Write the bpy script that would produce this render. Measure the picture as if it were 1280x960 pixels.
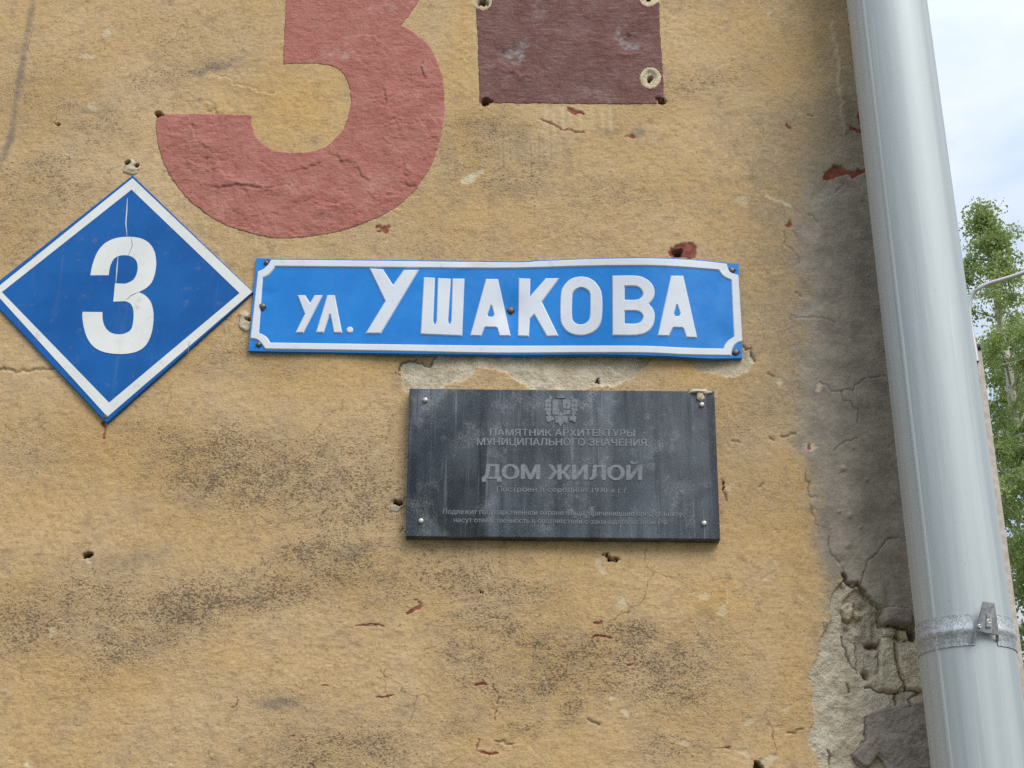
import bpy, bmesh, math, random
import numpy as np
from mathutils import Vector, Matrix, geometry

for o in list(bpy.data.objects):
    bpy.data.objects.remove(o)
scene = bpy.context.scene
COL = scene.collection
rng = np.random.default_rng(7)
random.seed(7)
R = math.radians

# ------------------------------------------------------------------ camera
FPX = 1800.0                    # focal length in photo pixels (1280 wide)
PITCH, ROLL = R(23.2), R(0.47)
CAMD, CAMH = 2.71, 1.55         # metres from the wall, metres above the ground
F_ = np.array([0, math.cos(PITCH), math.sin(PITCH)])
R0 = np.array([1.0, 0, 0]); U0 = np.array([0, -math.sin(PITCH), math.cos(PITCH)])
R_ = R0 * math.cos(ROLL) + U0 * math.sin(ROLL)
U_ = U0 * math.cos(ROLL) - R0 * math.sin(ROLL)
CAM = np.array([0.0, -CAMD, CAMH])
cam_d = bpy.data.cameras.new('camera'); cam = bpy.data.objects.new('camera', cam_d)
COL.objects.link(cam); scene.camera = cam
cam_d.sensor_width = 36; cam_d.lens = FPX / 1280 * 36
cam_d.clip_start = 0.05; cam_d.clip_end = 3000
cam.matrix_world = Matrix(((R_[0], U_[0], -F_[0], CAM[0]), (R_[1], U_[1], -F_[1], CAM[1]),
                           (R_[2], U_[2], -F_[2], CAM[2]), (0, 0, 0, 1)))

# ------------------------------------------------------------------ sky, sun, exposure
SUN_EL, SUN_AZ = R(47), R(142)      # azimuth clockwise from +Y: behind the camera, to the right
world = bpy.data.worlds.new('World'); scene.world = world; world.use_nodes = True
wt = world.node_tree; wt.nodes.clear()
def wn(t, **k):
    n = wt.nodes.new(t)
    for a, b in k.items(): setattr(n, a, b)
    return n
sky = wn('ShaderNodeTexSky', sky_type='NISHITA', sun_disc=False, sun_elevation=SUN_EL, sun_rotation=SUN_AZ)
tc = wn('ShaderNodeTexCoord')
sep = wn('ShaderNodeSeparateXYZ'); wt.links.new(tc.outputs['Generated'], sep.inputs[0])
mr = wn('ShaderNodeMapRange'); wt.links.new(sep.outputs['Z'], mr.inputs['Value'])     # overcast dome: zenith brighter
mr.inputs['From Min'].default_value = 0.0; mr.inputs['From Max'].default_value = 1.0
mr.inputs['To Min'].default_value = 2.4; mr.inputs['To Max'].default_value = 9.6
mp = wn('ShaderNodeMapping'); wt.links.new(tc.outputs['Generated'], mp.inputs[0]); mp.inputs['Scale'].default_value = (1, 1, 2.6)
nz = wn('ShaderNodeTexNoise'); wt.links.new(mp.outputs[0], nz.inputs[0])
nz.inputs['Scale'].default_value = 5.0; nz.inputs['Detail'].default_value = 6; nz.inputs['Roughness'].default_value = 0.55
cr = wn('ShaderNodeValToRGB'); wt.links.new(nz.outputs['Fac'], cr.inputs[0])
cr.color_ramp.elements[0].position = 0.38; cr.color_ramp.elements[0].color = (0.70, 0.84, 1.06, 1)
cr.color_ramp.elements[1].position = 0.62; cr.color_ramp.elements[1].color = (0.94, 1.01, 1.06, 1)
mul = wn('ShaderNodeVectorMath', operation='SCALE'); wt.links.new(cr.outputs[0], mul.inputs[0]); wt.links.new(mr.outputs[0], mul.inputs['Scale'])
mx = wn('ShaderNodeMix', data_type='RGBA'); mx.inputs['Factor'].default_value = 0.88
wt.links.new(sky.outputs[0], mx.inputs['A']); wt.links.new(mul.outputs[0], mx.inputs['B'])
bg = wn('ShaderNodeBackground'); bg.inputs['Strength'].default_value = 0.1
wt.links.new(mx.outputs['Result'], bg.inputs['Color'])
wo = wn('ShaderNodeOutputWorld'); wt.links.new(bg.outputs[0], wo.inputs[0])

sun_d = bpy.data.lights.new('sun', 'SUN'); sun = bpy.data.objects.new('sun', sun_d); COL.objects.link(sun)
sun_d.energy = 1.5; sun_d.angle = R(35); sun_d.color = (1.0, 0.96, 0.9)
sdir = Vector((math.sin(SUN_AZ) * math.cos(SUN_EL), math.cos(SUN_AZ) * math.cos(SUN_EL), math.sin(SUN_EL)))
sun.rotation_euler = (-sdir).to_track_quat('-Z', 'Y').to_euler(); sun.location = (9, -12, 20)
vs = scene.view_settings
vs.view_transform = 'Standard'; vs.look = 'None'; vs.gamma = 1; vs.exposure = 0.77; vs.use_curve_mapping = False
scene.render.engine = 'CYCLES'
scene.cycles.use_denoising = False

# ------------------------------------------------------------------ projection helpers
def ray(px, py):
    px = np.asarray(px, float); py = np.asarray(py, float)
    a = ((px - 640) / FPX)[..., None]; b = ((480 - py) / FPX)[..., None]
    return F_ + a * R_ + b * U_
def unproj(px, py, depth=0.0):
    """photo pixel -> point on the plane y = -depth (in front of the wall)"""
    d = ray(px, py); t = (-np.asarray(depth, float) - CAM[1]) / d[..., 1]
    return CAM + d * t[..., None]
def project(P):
    v = np.asarray(P, float) - CAM
    z = v @ F_
    return 640 + FPX * (v @ R_) / z, 480 - FPX * (v @ U_) / z

# ------------------------------------------------------------------ numpy noise
def vnoise(x, y, seed):
    rs = np.random.default_rng(seed); T = rs.random((256, 256))
    xi = np.floor(x).astype(int); yi = np.floor(y).astype(int)
    fx = x - xi; fy = y - yi
    fx = fx * fx * (3 - 2 * fx); fy = fy * fy * (3 - 2 * fy)
    a = T[xi % 256, yi % 256]; b = T[(xi + 1) % 256, yi % 256]; c = T[xi % 256, (yi + 1) % 256]; d = T[(xi + 1) % 256, (yi + 1) % 256]
    return (a * (1 - fx) + b * fx) * (1 - fy) + (c * (1 - fx) + d * fx) * fy
def fbm(x, y, s, seed, oct=4, gain=0.5):
    v = 0; a = 1; t = 0
    for i in range(oct):
        v = v + a * vnoise(x * s + 17.3 * i, y * s + 9.1 * i, seed + i); t += a; a *= gain; s *= 2.03
    return v / t
def sstep(a, b, x):
    t = np.clip((x - a) / (b - a), 0, 1); return t * t * (3 - 2 * t)

def seg_dist(pts, X, Y):
    """distance to a polyline"""
    d = np.full(X.shape, 1e9)
    for (x0, y0), (x1, y1) in zip(pts[:-1], pts[1:]):
        dx, dy = x1 - x0, y1 - y0; L = dx * dx + dy * dy + 1e-12
        t = np.clip(((X - x0) * dx + (Y - y0) * dy) / L, 0, 1)
        d = np.minimum(d, np.hypot(X - x0 - t * dx, Y - y0 - t * dy))
    return d
def inside(poly, X, Y):
    r = np.zeros(X.shape, bool); n = len(poly)
    for i in range(n):
        x0, y0 = poly[i]; x1, y1 = poly[(i + 1) % n]
        if y0 == y1: continue
        c = ((y0 > Y) != (y1 > Y)) & (X < (x1 - x0) * (Y - y0) / (y1 - y0) + x0)
        r ^= c
    return r
def densify(poly, step, closed=True):
    out = []; n = len(poly)
    for i in range(n if closed else n - 1):
        a = np.array(poly[i][:2], float); b = np.array(poly[(i + 1) % n][:2], float)
        k = max(1, int(np.hypot(*(b - a)) / step))
        for j in range(k): out.append(tuple(a + (b - a) * j / k))
    if not closed: out.append(tuple(poly[-1][:2]))
    return out
def smooth_poly(pts, sub=6):
    """closed Catmull-Rom through pts; a point with a third item 1 is a corner"""
    n = len(pts); out = []
    for i in range(n):
        p1, p2 = pts[i], pts[(i + 1) % n]; p0, p3 = pts[i - 1], pts[(i + 2) % n]
        c1 = len(p1) > 2 and p1[2]; c2 = len(p2) > 2 and p2[2]
        a1 = np.array(p1[:2], float); a2 = np.array(p2[:2], float)
        a0 = a1 if c1 else np.array(p0[:2], float); a3 = a2 if c2 else np.array(p3[:2], float)
        if c1 and c2: out.append(tuple(a1)); continue
        m1 = (a2 - a0) / (1 if c1 else 2); m2 = (a3 - a1) / (1 if c2 else 2)
        for j in range(sub):
            t = j / sub; t2 = t * t; t3 = t2 * t
            out.append(tuple((2 * t3 - 3 * t2 + 1) * a1 + (t3 - 2 * t2 + t) * m1 + (-2 * t3 + 3 * t2) * a2 + (t3 - t2) * m2))
    return out
def conv(pts, ox, oy, s):
    return [(ox + p[0] / s, oy + p[1] / s) + tuple(p[2:]) for p in pts]

# ------------------------------------------------------------------ mesh / object helpers
def mesh_np(name, V, faces, smooth=False):
    me = bpy.data.meshes.new(name)
    V = np.asarray(V, np.float32); faces = np.asarray(faces, np.int32)
    nf, k = faces.shape
    me.vertices.add(len(V)); me.vertices.foreach_set('co', V.ravel())
    me.loops.add(nf * k); me.loops.foreach_set('vertex_index', faces.ravel())
    me.polygons.add(nf); me.polygons.foreach_set('loop_start', np.arange(nf, dtype=np.int32) * k)
    me.polygons.foreach_set('loop_total', np.full(nf, k, np.int32))
    me.polygons.foreach_set('use_smooth', np.full(nf, smooth, bool))
    me.update(calc_edges=True)
    return me
def link(name, me, mat, parent=None):
    o = bpy.data.objects.new(name, me); COL.objects.link(o)
    if mat is not None and me is not None: me.materials.append(mat)
    if parent is not None:
        o.parent = parent; o.matrix_parent_inverse = parent_world(parent).inverted()
    return o
def parent_world(p):
    m = Matrix.Translation(p.location)
    if p.parent: m = parent_world(p.parent) @ m if False else m
    return m if p.type == 'EMPTY' else Matrix.Identity(4)
def thing(name, label, cat, loc, group=None):
    o = bpy.data.objects.new(name, None); COL.objects.link(o); o.location = loc; o.empty_display_size = 0.1
    o['label'] = label; o['category'] = cat
    if group: o['group'] = group
    return o
def py_mesh(name, V, Fc, smooth=False):
    me = bpy.data.meshes.new(name); me.from_pydata([tuple(v) for v in V], [], [tuple(f) for f in Fc])
    if smooth:
        for p in me.polygons: p.use_smooth = True
    bm = bmesh.new(); bm.from_mesh(me); bmesh.ops.recalc_face_normals(bm, faces=bm.faces); bm.to_mesh(me); bm.free()
    return me
def box_mesh(name, lo, hi, bevel=0.0):
    bm = bmesh.new(); bmesh.ops.create_cube(bm, size=1)
    lo = Vector(lo); hi = Vector(hi)
    for v in bm.verts: v.co = Vector(((lo[i] + hi[i]) / 2 + v.co[i] * (hi[i] - lo[i]) for i in range(3)))
    if bevel: bmesh.ops.bevel(bm, geom=bm.edges[:], offset=bevel, segments=2, affect='EDGES', profile=0.6)
    me = bpy.data.meshes.new(name); bm.to_mesh(me); bm.free(); return me
def frame_of(d):
    d = np.array(d, float); d /= np.linalg.norm(d)
    a = np.array([1.0, 0, 0]) if abs(d[0]) < 0.8 else np.array([0, 1.0, 0])
    u = np.cross(d, a); u /= np.linalg.norm(u); return u, np.cross(d, u), d
def lathe(name, base, axis, prof, n=20, smooth=True, a0=0.0, a1=2 * math.pi, ref=None):
    """prof: (radius, height along axis); base: origin"""
    u, v, d = frame_of(axis)
    if ref is not None:
        ref = np.array(ref, float); u = ref - d * (ref @ d); u /= np.linalg.norm(u); v = np.cross(d, u)
    full = abs(a1 - a0 - 2 * math.pi) < 1e-6
    cols = n if full else n + 1
    V = []; Fc = []
    for r, h in prof:
        for i in range(cols):
            a = a0 + (a1 - a0) * i / n
            V.append(np.array(base) + d * h + (u * math.cos(a) + v * math.sin(a)) * r)
    for j in range(len(prof) - 1):
        for i in range(n):
            i2 = (i + 1) % cols
            Fc.append((j * cols + i, j * cols + i2, (j + 1) * cols + i2, (j + 1) * cols + i))
    if full:
        if prof[0][0] > 1e-6: Fc.append(tuple(range(cols - 1, -1, -1)))
        if prof[-1][0] > 1e-6: Fc.append(tuple((len(prof) - 1) * cols + i for i in range(cols)))
    me = py_mesh(name, V, Fc, smooth)
    return me
def tube_arrays(pts, rad, n=8):
    pts = np.asarray(pts, float); m = len(pts); V = []; Fc = []
    for i in range(m):
        d = pts[min(i + 1, m - 1)] - pts[max(i - 1, 0)]
        u, v, _ = frame_of(d)
        a = np.arange(n) * 2 * math.pi / n
        V.append(pts[i] + (np.cos(a)[:, None] * u + np.sin(a)[:, None] * v) * rad[i])
    for i in range(m - 1):
        for j in range(n):
            Fc.append((i * n + j, i * n + (j + 1) % n, (i + 1) * n + (j + 1) % n, (i + 1) * n + j))
    return np.concatenate(V), Fc

# ------------------------------------------------------------------ material helpers
def lin(r, g, b, k=1.0):
    f = lambda c: (c / 255 / 12.92 if c / 255 <= 0.04045 else ((c / 255 + 0.055) / 1.055) ** 2.4)
    return (f(r) * k, f(g) * k, f(b) * k, 1)
class Mat:
    def __init__(s, name):
        s.m = bpy.data.materials.new(name); s.m.use_nodes = True; s.t = s.m.node_tree; s.t.nodes.clear()
        s.b = s.n('ShaderNodeBsdfPrincipled'); s.o = s.n('ShaderNodeOutputMaterial'); s.l(s.b.outputs[0], s.o.inputs[0])
        s.co = s.n('ShaderNodeTexCoord').outputs['Object']
    def n(s, t, **k):
        x = s.t.nodes.new(t)
        for a, b in k.items(): setattr(x, a, b)
        return x
    def l(s, a, b): s.t.links.new(a, b)
    def put(s, inp, v):
        if hasattr(v, 'is_output'): s.l(v, inp)
        else: inp.default_value = v
    def attr(s, name): return s.n('ShaderNodeAttribute', attribute_name=name).outputs['Fac']
    def map(s, scale):
        m = s.n('ShaderNodeMapping'); s.l(s.co, m.inputs[0]); m.inputs['Scale'].default_value = scale; return m.outputs[0]
    def noise(s, scale, detail=4, rough=0.5, stretch=None, dist=0.0):
        x = s.n('ShaderNodeTexNoise'); s.l(s.map(stretch) if stretch else s.co, x.inputs[0])
        x.inputs['Scale'].default_value = scale; x.inputs['Detail'].default_value = detail
        x.inputs['Roughness'].default_value = rough; x.inputs['Distortion'].default_value = dist
        return x.outputs['Fac']
    def voro(s, scale, feature='F1'):
        x = s.n('ShaderNodeTexVoronoi', feature=feature); s.l(s.co, x.inputs[0]); x.inputs['Scale'].default_value = scale
        return x.outputs['Distance']
    def rng(s, v, a, b, c=0.0, d=1.0):
        x = s.n('ShaderNodeMapRange', interpolation_type='SMOOTHSTEP'); s.put(x.inputs[0], v)
        for i, q in enumerate((a, b, c, d)): s.put(x.inputs[1 + i], q)
        return x.outputs[0]
    def math(s, op, a, b=0.0):
        x = s.n('ShaderNodeMath', operation=op); s.put(x.inputs[0], a); s.put(x.inputs[1], b); return x.outputs[0]
    def mix(s, f, a, b):
        x = s.n('ShaderNodeMix', data_type='RGBA'); s.put(x.inputs['Factor'], f); s.put(x.inputs['A'], a); s.put(x.inputs['B'], b)
        return x.outputs['Result']
    def mixv(s, co, scale, amt):
        x = s.n('ShaderNodeTexNoise'); s.l(co, x.inputs[0]); x.inputs['Scale'].default_value = scale; x.inputs['Detail'].default_value = 5
        m = s.n('ShaderNodeVectorMath', operation='MULTIPLY_ADD'); s.l(x.outputs['Color'], m.inputs[0]); m.inputs[1].default_value = (amt * 2,) * 3; s.l(co, m.inputs[2]); return m.outputs[0]
    def bump(s, h, strength, dist, prev=None):
        x = s.n('ShaderNodeBump'); x.inputs['Strength'].default_value = strength; x.inputs['Distance'].default_value = dist
        s.l(h, x.inputs['Height'])
        if prev is not None: s.l(prev, x.inputs['Normal'])
        return x.outputs[0]
    def fin(s, col, rough=0.6, metal=0.0, spec=0.4, normal=None):
        s.put(s.b.inputs['Base Color'], col); s.put(s.b.inputs['Roughness'], rough)
        s.put(s.b.inputs['Metallic'], metal); s.put(s.b.inputs['Specular IOR Level'], spec)
        if normal is not None: s.l(normal, s.b.inputs['Normal'])
        return s.m

# =================================================================== THE WALL
# corner of the house stands behind the downpipe
CORNER_X = float(unproj(1152, 400)[0])
def axis_grid(lo, hi, step, a, b, grow=1.18, big=0.5):
    core = np.arange(lo, hi, step); left = []; right = []
    s = step; x = lo
    while x > a: s = min(s * grow, big); x -= s; left.append(max(x, a))
    s = step; x = core[-1]
    while x < b: s = min(s * grow, big); x += s; right.append(min(x, b))
    return np.array(left[::-1] + list(core) + right)
STEP = 0.0022
cx = [unproj(px, py)[0] for px in (0, 1280) for py in (0, 960)]
cz = [unproj(px, py)[2] for px in (0, 1280) for py in (0, 960)]
XS = axis_grid(min(cx) - 0.03, CORNER_X - 0.0005, STEP, -9.0, CORNER_X, big=0.4)
XS = XS[XS <= CORNER_X]; XS = np.unique(np.append(XS, CORNER_X))
ZS = axis_grid(min(cz) - 0.02, max(cz) + 0.02, STEP, 0.0, 9.0, big=0.4)
def refine(a, lo, hi, step):
    k = (a < lo) | (a > hi); return np.unique(np.concatenate([a[k], np.arange(lo, hi, step)]))
XS = refine(XS, float(unproj(1000, 850)[0]), CORNER_X - .0015, .0013)
ZS = refine(ZS, float(unproj(1050, 975)[2]), float(unproj(1050, 712)[2]), .0013)
X, Z = np.meshgrid(XS, ZS)
PX, PY = project(np.stack([X, np.zeros_like(X), Z], -1))

A = {k: np.zeros(X.shape, np.float32) for k in ('soot', 'bare', 'red', 'dark', 'pale', 'speck', 'ochre', 'grime')}
n_big = fbm(X, Z, 2.2, 11, 4); n_mid = fbm(X, Z, 9, 31, 5, 0.55); n_fine = fbm(X, Z, 55, 51, 3, 0.6)
n_edge = fbm(X, Z, 26, 71, 5, 0.62) - 0.5; n_edge2 = fbm(X, Z, 60, 91, 4, 0.6) - 0.5
WX = PX + n_edge * 22; WY = PY + fbm(X, Z, 26, 111, 5, 0.62) * 22 - 11      # wobbled pixel coordinates for ragged outlines
VX = PX + n_edge2 * 9; VY = PY + fbm(X, Z, 60, 131, 4, 0.6) * 9 - 4.5
H = (n_big - 0.5) * 0.010 + (n_mid - 0.5) * 0.0026 + (n_fine - 0.5) * 0.0016
H += (fbm(X * 0.6, Z * 2.4, 14, 151, 4) - 0.5) * 0.0011      # trowel waves
H += (fbm(X, Z, 130, 171, 2, 0.6) - 0.5) * 0.0013
RAW = [None]
def win(x0, y0, x1, y1, m=30):
    """index window of the grid for a pixel box"""
    r, c = np.where((PX > x0 - m) & (PX < x1 + m) & (PY > y0 - m) & (PY < y1 + m))
    if len(r) == 0: return None
    return np.s_[r.min():r.max() + 1, c.min():c.max() + 1]
def bbox(p): a = np.array([q[:2] for q in p]); return a[:, 0].min(), a[:, 1].min(), a[:, 0].max(), a[:, 1].max()
def region(poly, wob='V', soft=1.2):
    """soft mask (0..1) of a polygon with a ragged edge, in a window"""
    s = win(*bbox(poly))
    if s is None: return None, None
    gx, gy = (VX, VY) if wob == 'V' else (WX, WY) if wob == 'W' else (PX, PY)
    gx, gy = gx[s], gy[s]
    ins = inside([q[:2] for q in poly], gx, gy)
    d = seg_dist([q[:2] for q in poly] + [poly[0][:2]], gx, gy)
    return s, sstep(-soft, soft, np.where(ins, d, -d))
def stroke(pts, w, wob='V'):
    s = win(*bbox(pts))
    if s is None: return None, None, None
    gx, gy = (VX, VY) if wob == 'V' else (WX, WY) if wob == 'W' else (PX, PY)
    d = seg_dist(pts, gx[s], gy[s])
    return s, np.exp(-(d / w) ** 2), d
def blob(cx, cy, rx, ry, ang=0.0, wob=True):
    m = max(rx, ry) * 2.2
    s = win(cx - m, cy - m, cx + m, cy + m, 5)
    if s is None: return None, None
    gx = (WX if wob else PX)[s] - cx; gy = (WY if wob else PY)[s] - cy
    c, q = math.cos(R(ang)), math.sin(R(ang))
    return s, np.exp(-((gx * c + gy * q) / rx) ** 2 - ((-gx * q + gy * c) / ry) ** 2)

# --- where the stucco is rough and dirty (pixel centre, radii, tilt, strength)
SPECK = [(265, 580, 65, 34, 10, 1.0), (350, 595, 95, 38, 5, 1.0), (440, 620, 70, 34, -5, .75), (400, 560, 80, 20, 0, .5), (455, 570, 50, 30, 0, .5),
         (385, 690, 40, 17, -18, .95), (430, 712, 45, 22, -25, 1.0), (330, 738, 100, 18, -12, 1.0), (220, 760, 70, 28, -8, .95), (110, 750, 75, 26, 0, .7), (30, 775, 60, 32, 0, .75),
         (180, 795, 60, 26, -20, .8), (470, 720, 60, 12, 3, .7), (480, 745, 35, 15, 0, .5), (130, 830, 40, 18, -30, .45),
         (660, 800, 32, 12, 20, 1.0), (720, 812, 75, 20, 4, 1.0), (790, 795, 32, 18, 0, .95), (690, 850, 55, 12, -12, .9), (725, 838, 60, 22, 0, .8), (840, 835, 45, 34, 10, .75), (890, 810, 30, 30, 0, .5),
         (590, 815, 30, 18, 20, .75), (610, 850, 45, 25, 0, .5), (635, 870, 35, 14, 0, .6), (715, 885, 12, 18, 25, .7), (650, 910, 22, 8, -8, .7), (570, 905, 20, 14, -10, .6), (600, 775, 40, 14, -8, .5),
         (555, 725, 60, 16, 0, .6), (640, 740, 60, 10, 0, .45), (835, 935, 35, 14, -5, .5), (440, 935, 70, 22, -8, .6), (360, 870, 40, 12, 0, .3), (520, 700, 40, 14, 0, .4),
         (60, 120, 70, 40, 0, .35), (45, 240, 60, 30, 0, .5), (130, 160, 40, 20, 0, .4), (230, 90, 60, 14, -18, .5), (60, 205, 40, 14, -10, .5), (20, 280, 40, 40, 0, .3),
         (600, 160, 40, 18, 0, .6), (590, 190, 30, 20, -20, .5), (640, 215, 50, 16, -10, .4), (250, 60, 60, 30, 0, .25), (500, 130, 30, 60, 0, .3),
         (560, 300, 60, 20, 0, .2), (880, 105, 60, 12, -15, .35), (760, 240, 60, 20, 0, .3), (180, 540, 30, 15, 0, .5), (60, 560, 60, 30, 0, .3), (300, 440, 40, 14, -15, .5), (345, 455, 30, 10, 0, .4),
         (960, 620, 40, 30, 0, .2), (930, 520, 40, 20, 0, .25), (120, 560, 50, 20, 0, .3)]
for c in SPECK:
    s, b = blob(c[0], c[1], c[2] * 1.25, c[3] * 1.3, c[4])
    if s is not None: A['speck'][s] = np.maximum(A['speck'][s], np.clip(b * 1.25, 0, 1) * min(1, c[5] * 1.1))
outside = ((PX < -40) | (PX > 1320) | (PY < -40) | (PY > 1000))
A['speck'] += sstep(.55, .75, fbm(X * .6, Z * 1.5, 3.2, 191, 4)) * np.where(outside, .8, .22)
A['speck'] = np.clip(A['speck'], 0, 1) ** .6
# smudges of grey dirt without pits
for c in [(270, 85, 40, 8, -22, .8), (120, 138, 34, 7, -5, .6), (650, 175, 22, 34, 0, .55), (700, 180, 40, 22, 0, .4), (620, 170, 10, 40, 0, .4), (760, 165, 30, 10, 0, .6), (800, 170, 14, 10, 0, .7),
          (660, 235, 70, 18, -4, .45), (350, 882, 32, 9, -8, .8), (300, 545, 30, 10, 0, .3), (160, 700, 90, 22, -10, .5), (440, 690, 40, 10, -10, .6), (75, 775, 90, 40, 0, .3),
          (60, 862, 30, 8, -25, .4), (555, 200, 18, 70, 0, .4), (930, 560, 60, 90, 0, .42), (960, 300, 40, 120, 0, .35), (880, 60, 60, 50, 0, .2), (470, 930, 60, 20, 0, .4),
          (570, 690, 60, 20, 0, .35), (790, 690, 90, 18, 0, .35), (900, 720, 60, 60, 0, .2), (330, 330, 60, 20, 30, .3), (30, 320, 50, 20, -30, .25)]:
    s, b = blob(*c[:5])
    if s is not None: A['grime'][s] = np.maximum(A['grime'][s], b * c[5])
for k in range(9):   # vertical brush lines under the maroon patch
    x = 622 + k * 8.5 + random.uniform(-3, 3); y = random.uniform(160, 175)
    s, b, _ = stroke([(x, y), (x + 2, y + random.uniform(30, 52))], 1.8, 'P')
    A['grime'][s] = np.maximum(A['grime'][s], b * .55)
for k in range(8):
    x = 680 + k * 12 + random.uniform(-4, 4)
    s, b, _ = stroke([(x, 135), (x + 1, 135 + random.uniform(18, 30))], 2.2, 'P')
    A['pale'][s] = np.maximum(A['pale'][s], b * .45)
A['grime'] = np.maximum(A['grime'], .55 * sstep(800, 990, PX + n_edge * 80) * sstep(640, 480, PY) * sstep(60, 160, PY)).astype(np.float32)
# old run of dirty water at the left
s, b, _ = stroke([(44, -90), (42, 0), (31, 60), (22, 115), (13, 175), (2, 205), (-30, 235)], 5.6, 'P'); A['grime'][s] = np.maximum(A['grime'][s], b * (.7 + n_edge[s]))
# warm saturated patches of newer wash
for c in [(380, 130, 60, 45, 0, .9), (300, 160, 70, 30, 0, .6), (140, 570, 70, 40, 0, .8), (60, 640, 80, 40, 0, .6), (240, 425, 60, 25, 0, .7), (890, 465, 55, 14, 0, 1.0), (640, 460, 50, 8, 0, .7), (330, 660, 90, 30, 0, .5),
          (120, 850, 120, 30, 0, .7), (300, 820, 90, 26, 0, .5), (900, 750, 40, 22, 0, .8), (830, 900, 70, 25, 0, .4), (990, 860, 22, 90, 0, .8), (575, 160, 12, 40, 0, .6), (580, 30, 16, 70, 0, .8), (560, 90, 14, 60, 0, .5), (590, 222, 14, 14, 0, .5),
          (990, 660, 22, 90, 0, .5), (980, 930, 40, 30, 0, .6), (400, 470, 60, 20, 0, .3), (700, 300, 90, 20, 0, .3), (260, 650, 60, 20, 0, .4), (620, 930, 90, 30, 0, .4), (160, 40, 60, 40, 0, .4)]:
    s, b = blob(*c[:5])
    if s is not None: A['ochre'][s] = np.maximum(A['ochre'][s], b * c[5])
A['ochre'] += np.where(outside, sstep(.45, .7, fbm(X, Z, 3.0, 211, 4)) * .7, 0)

# --- soot and damp along the downpipe
eb = np.interp(PY, [-400, 0, 120, 200, 240, 300, 430, 560, 700, 760, 960, 1500], [1075, 1052, 1044, 1030, 1000, 996, 996, 1008, 1024, 1040, 1044, 1060])
e_in = PX + n_edge * 46 + n_edge2 * 26 + (fbm(X * .6, Z * 1.6, 7, 271, 5, .6) - .5) * 46 - eb
soft = np.interp(PY, [0, 200, 260, 600], [46, 40, 22, 18])
A['soot'] = (sstep(-1.0, 1.0, e_in / soft) * np.interp(PY, [-300, 0, 180, 235, 300, 1500], [.45, .55, .75, .95, 1, 1])).astype(np.float32)
# the sooty coat is a later, slightly thicker skin
H += sstep(-4, 4, np.where(PY > 230, e_in, -9)) * 0.0010 * sstep(230, 280, PY)
A['dark'] += sstep(40, 120, PX - eb + n_edge * 50) * .22 * sstep(-100, 260, PY)
for c in [(1085, 330, 40, 70, 0, .6), (1105, 480, 30, 60, 0, .5), (1100, 640, 30, 30, 0, .7), (1108, 580, 20, 60, 0, .6), (1108, 745, 5, 26, -6, 1.0), (1064, 150, 12, 40, -8, .7), (1062, 60, 8, 60, -5, .5), (1076, 150, 8, 60, 0, .7), (1062, 225, 30, 6, 0, .5)]:
    s, b = blob(*c[:5])
    if s is not None: A['dark'][s] = np.maximum(A['dark'][s], b * c[5] * .5)
s, b, _ = stroke([(1041, 30), (1048, 75), (1050, 115), (1056, 165)], 3.0); A['pale'][s] = np.maximum(A['pale'][s], b * .35); A['soot'][s] *= 1 - b * .7; H[s] += b * .003
# --- cracks: a groove with a lifted lip below it
def side_dist(pts, X_, Y_):
    d = np.full(X_.shape, 1e9); sd = np.zeros(X_.shape)
    for (x0, y0), (x1, y1) in zip(pts[:-1], pts[1:]):
        dx, dy = x1 - x0, y1 - y0; L = dx * dx + dy * dy + 1e-12
        t = np.clip(((X_ - x0) * dx + (Y_ - y0) * dy) / L, 0, 1)
        e = np.hypot(X_ - x0 - t * dx, Y_ - y0 - t * dy); c = np.sign(dx * (Y_ - y0) - dy * (X_ - x0))
        k = e < d; d = np.where(k, e, d); sd = np.where(k, c, sd)
    return d, sd
def crack(pts, w=0.9, depth=0.004, lip=0.0015, dark=.8, flip=1):
    pts = densify(pts, 4, False)
    pts = [(p[0] + random.gauss(0, .9), p[1] + random.gauss(0, 1.1)) for p in pts]
    s = win(*bbox(pts))
    if s is None: return
    d, sd = side_dist(pts, PX[s] + n_edge2[s] * 5, PY[s] + n_edge[s] * 5)
    e0 = np.minimum(np.hypot(PX[s] - pts[0][0], PY[s] - pts[0][1]), np.hypot(PX[s] - pts[-1][0], PY[s] - pts[-1][1]))
    H[s] -= np.exp(-(d / (w + .5)) ** 2) * depth
    if lip: H[s] += np.where(sd * flip > 0, np.exp(-d / 7) * sstep(0, 5, d * 0 + e0) * lip, 0)
    A['dark'][s] = np.maximum(A['dark'][s], np.exp(-(d / w) ** 2) * dark)
za = lambda L: conv(L, 960, 440, 3.2); zb = lambda L: conv(L, 960, 180, 3.694); zc = lambda L: conv(L, 160, 0, 3.0); zd = lambda L: conv(L, 1000, 720, 4.0)
for L in ([(215, 122), (250, 145), (270, 157), (298, 158), (340, 150), (375, 115), (470, 95)], [(298, 158), (300, 192), (325, 200), (360, 235), (362, 280)], [(265, 390), (310, 360), (358, 345)],
          [(520, 745), (480, 745), (440, 800), (395, 840), (385, 880), (370, 925)], [(240, 740), (245, 800), (270, 840), (295, 855), (303, 885)],
          [(155, 490), (160, 540), (165, 585), (200, 580)], [(170, 620), (178, 660), (198, 698)]): crack(za(L), .6, .0022, .0004, .7)
for L in ([(70, 400), (75, 460), (100, 480), (120, 495), (145, 540)], [(128, 680), (155, 700)], [(100, 812), (200, 800), (250, 800), (310, 818)], [(195, 325), (235, 360)], [(310, 230), (345, 195)]): crack(zb(L), .8, .002, .0016, .45)
crack(za([(300, 885), (308, 925), (340, 930), (360, 925), (385, 955)]), 1.6, .008, .001, .9)
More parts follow.
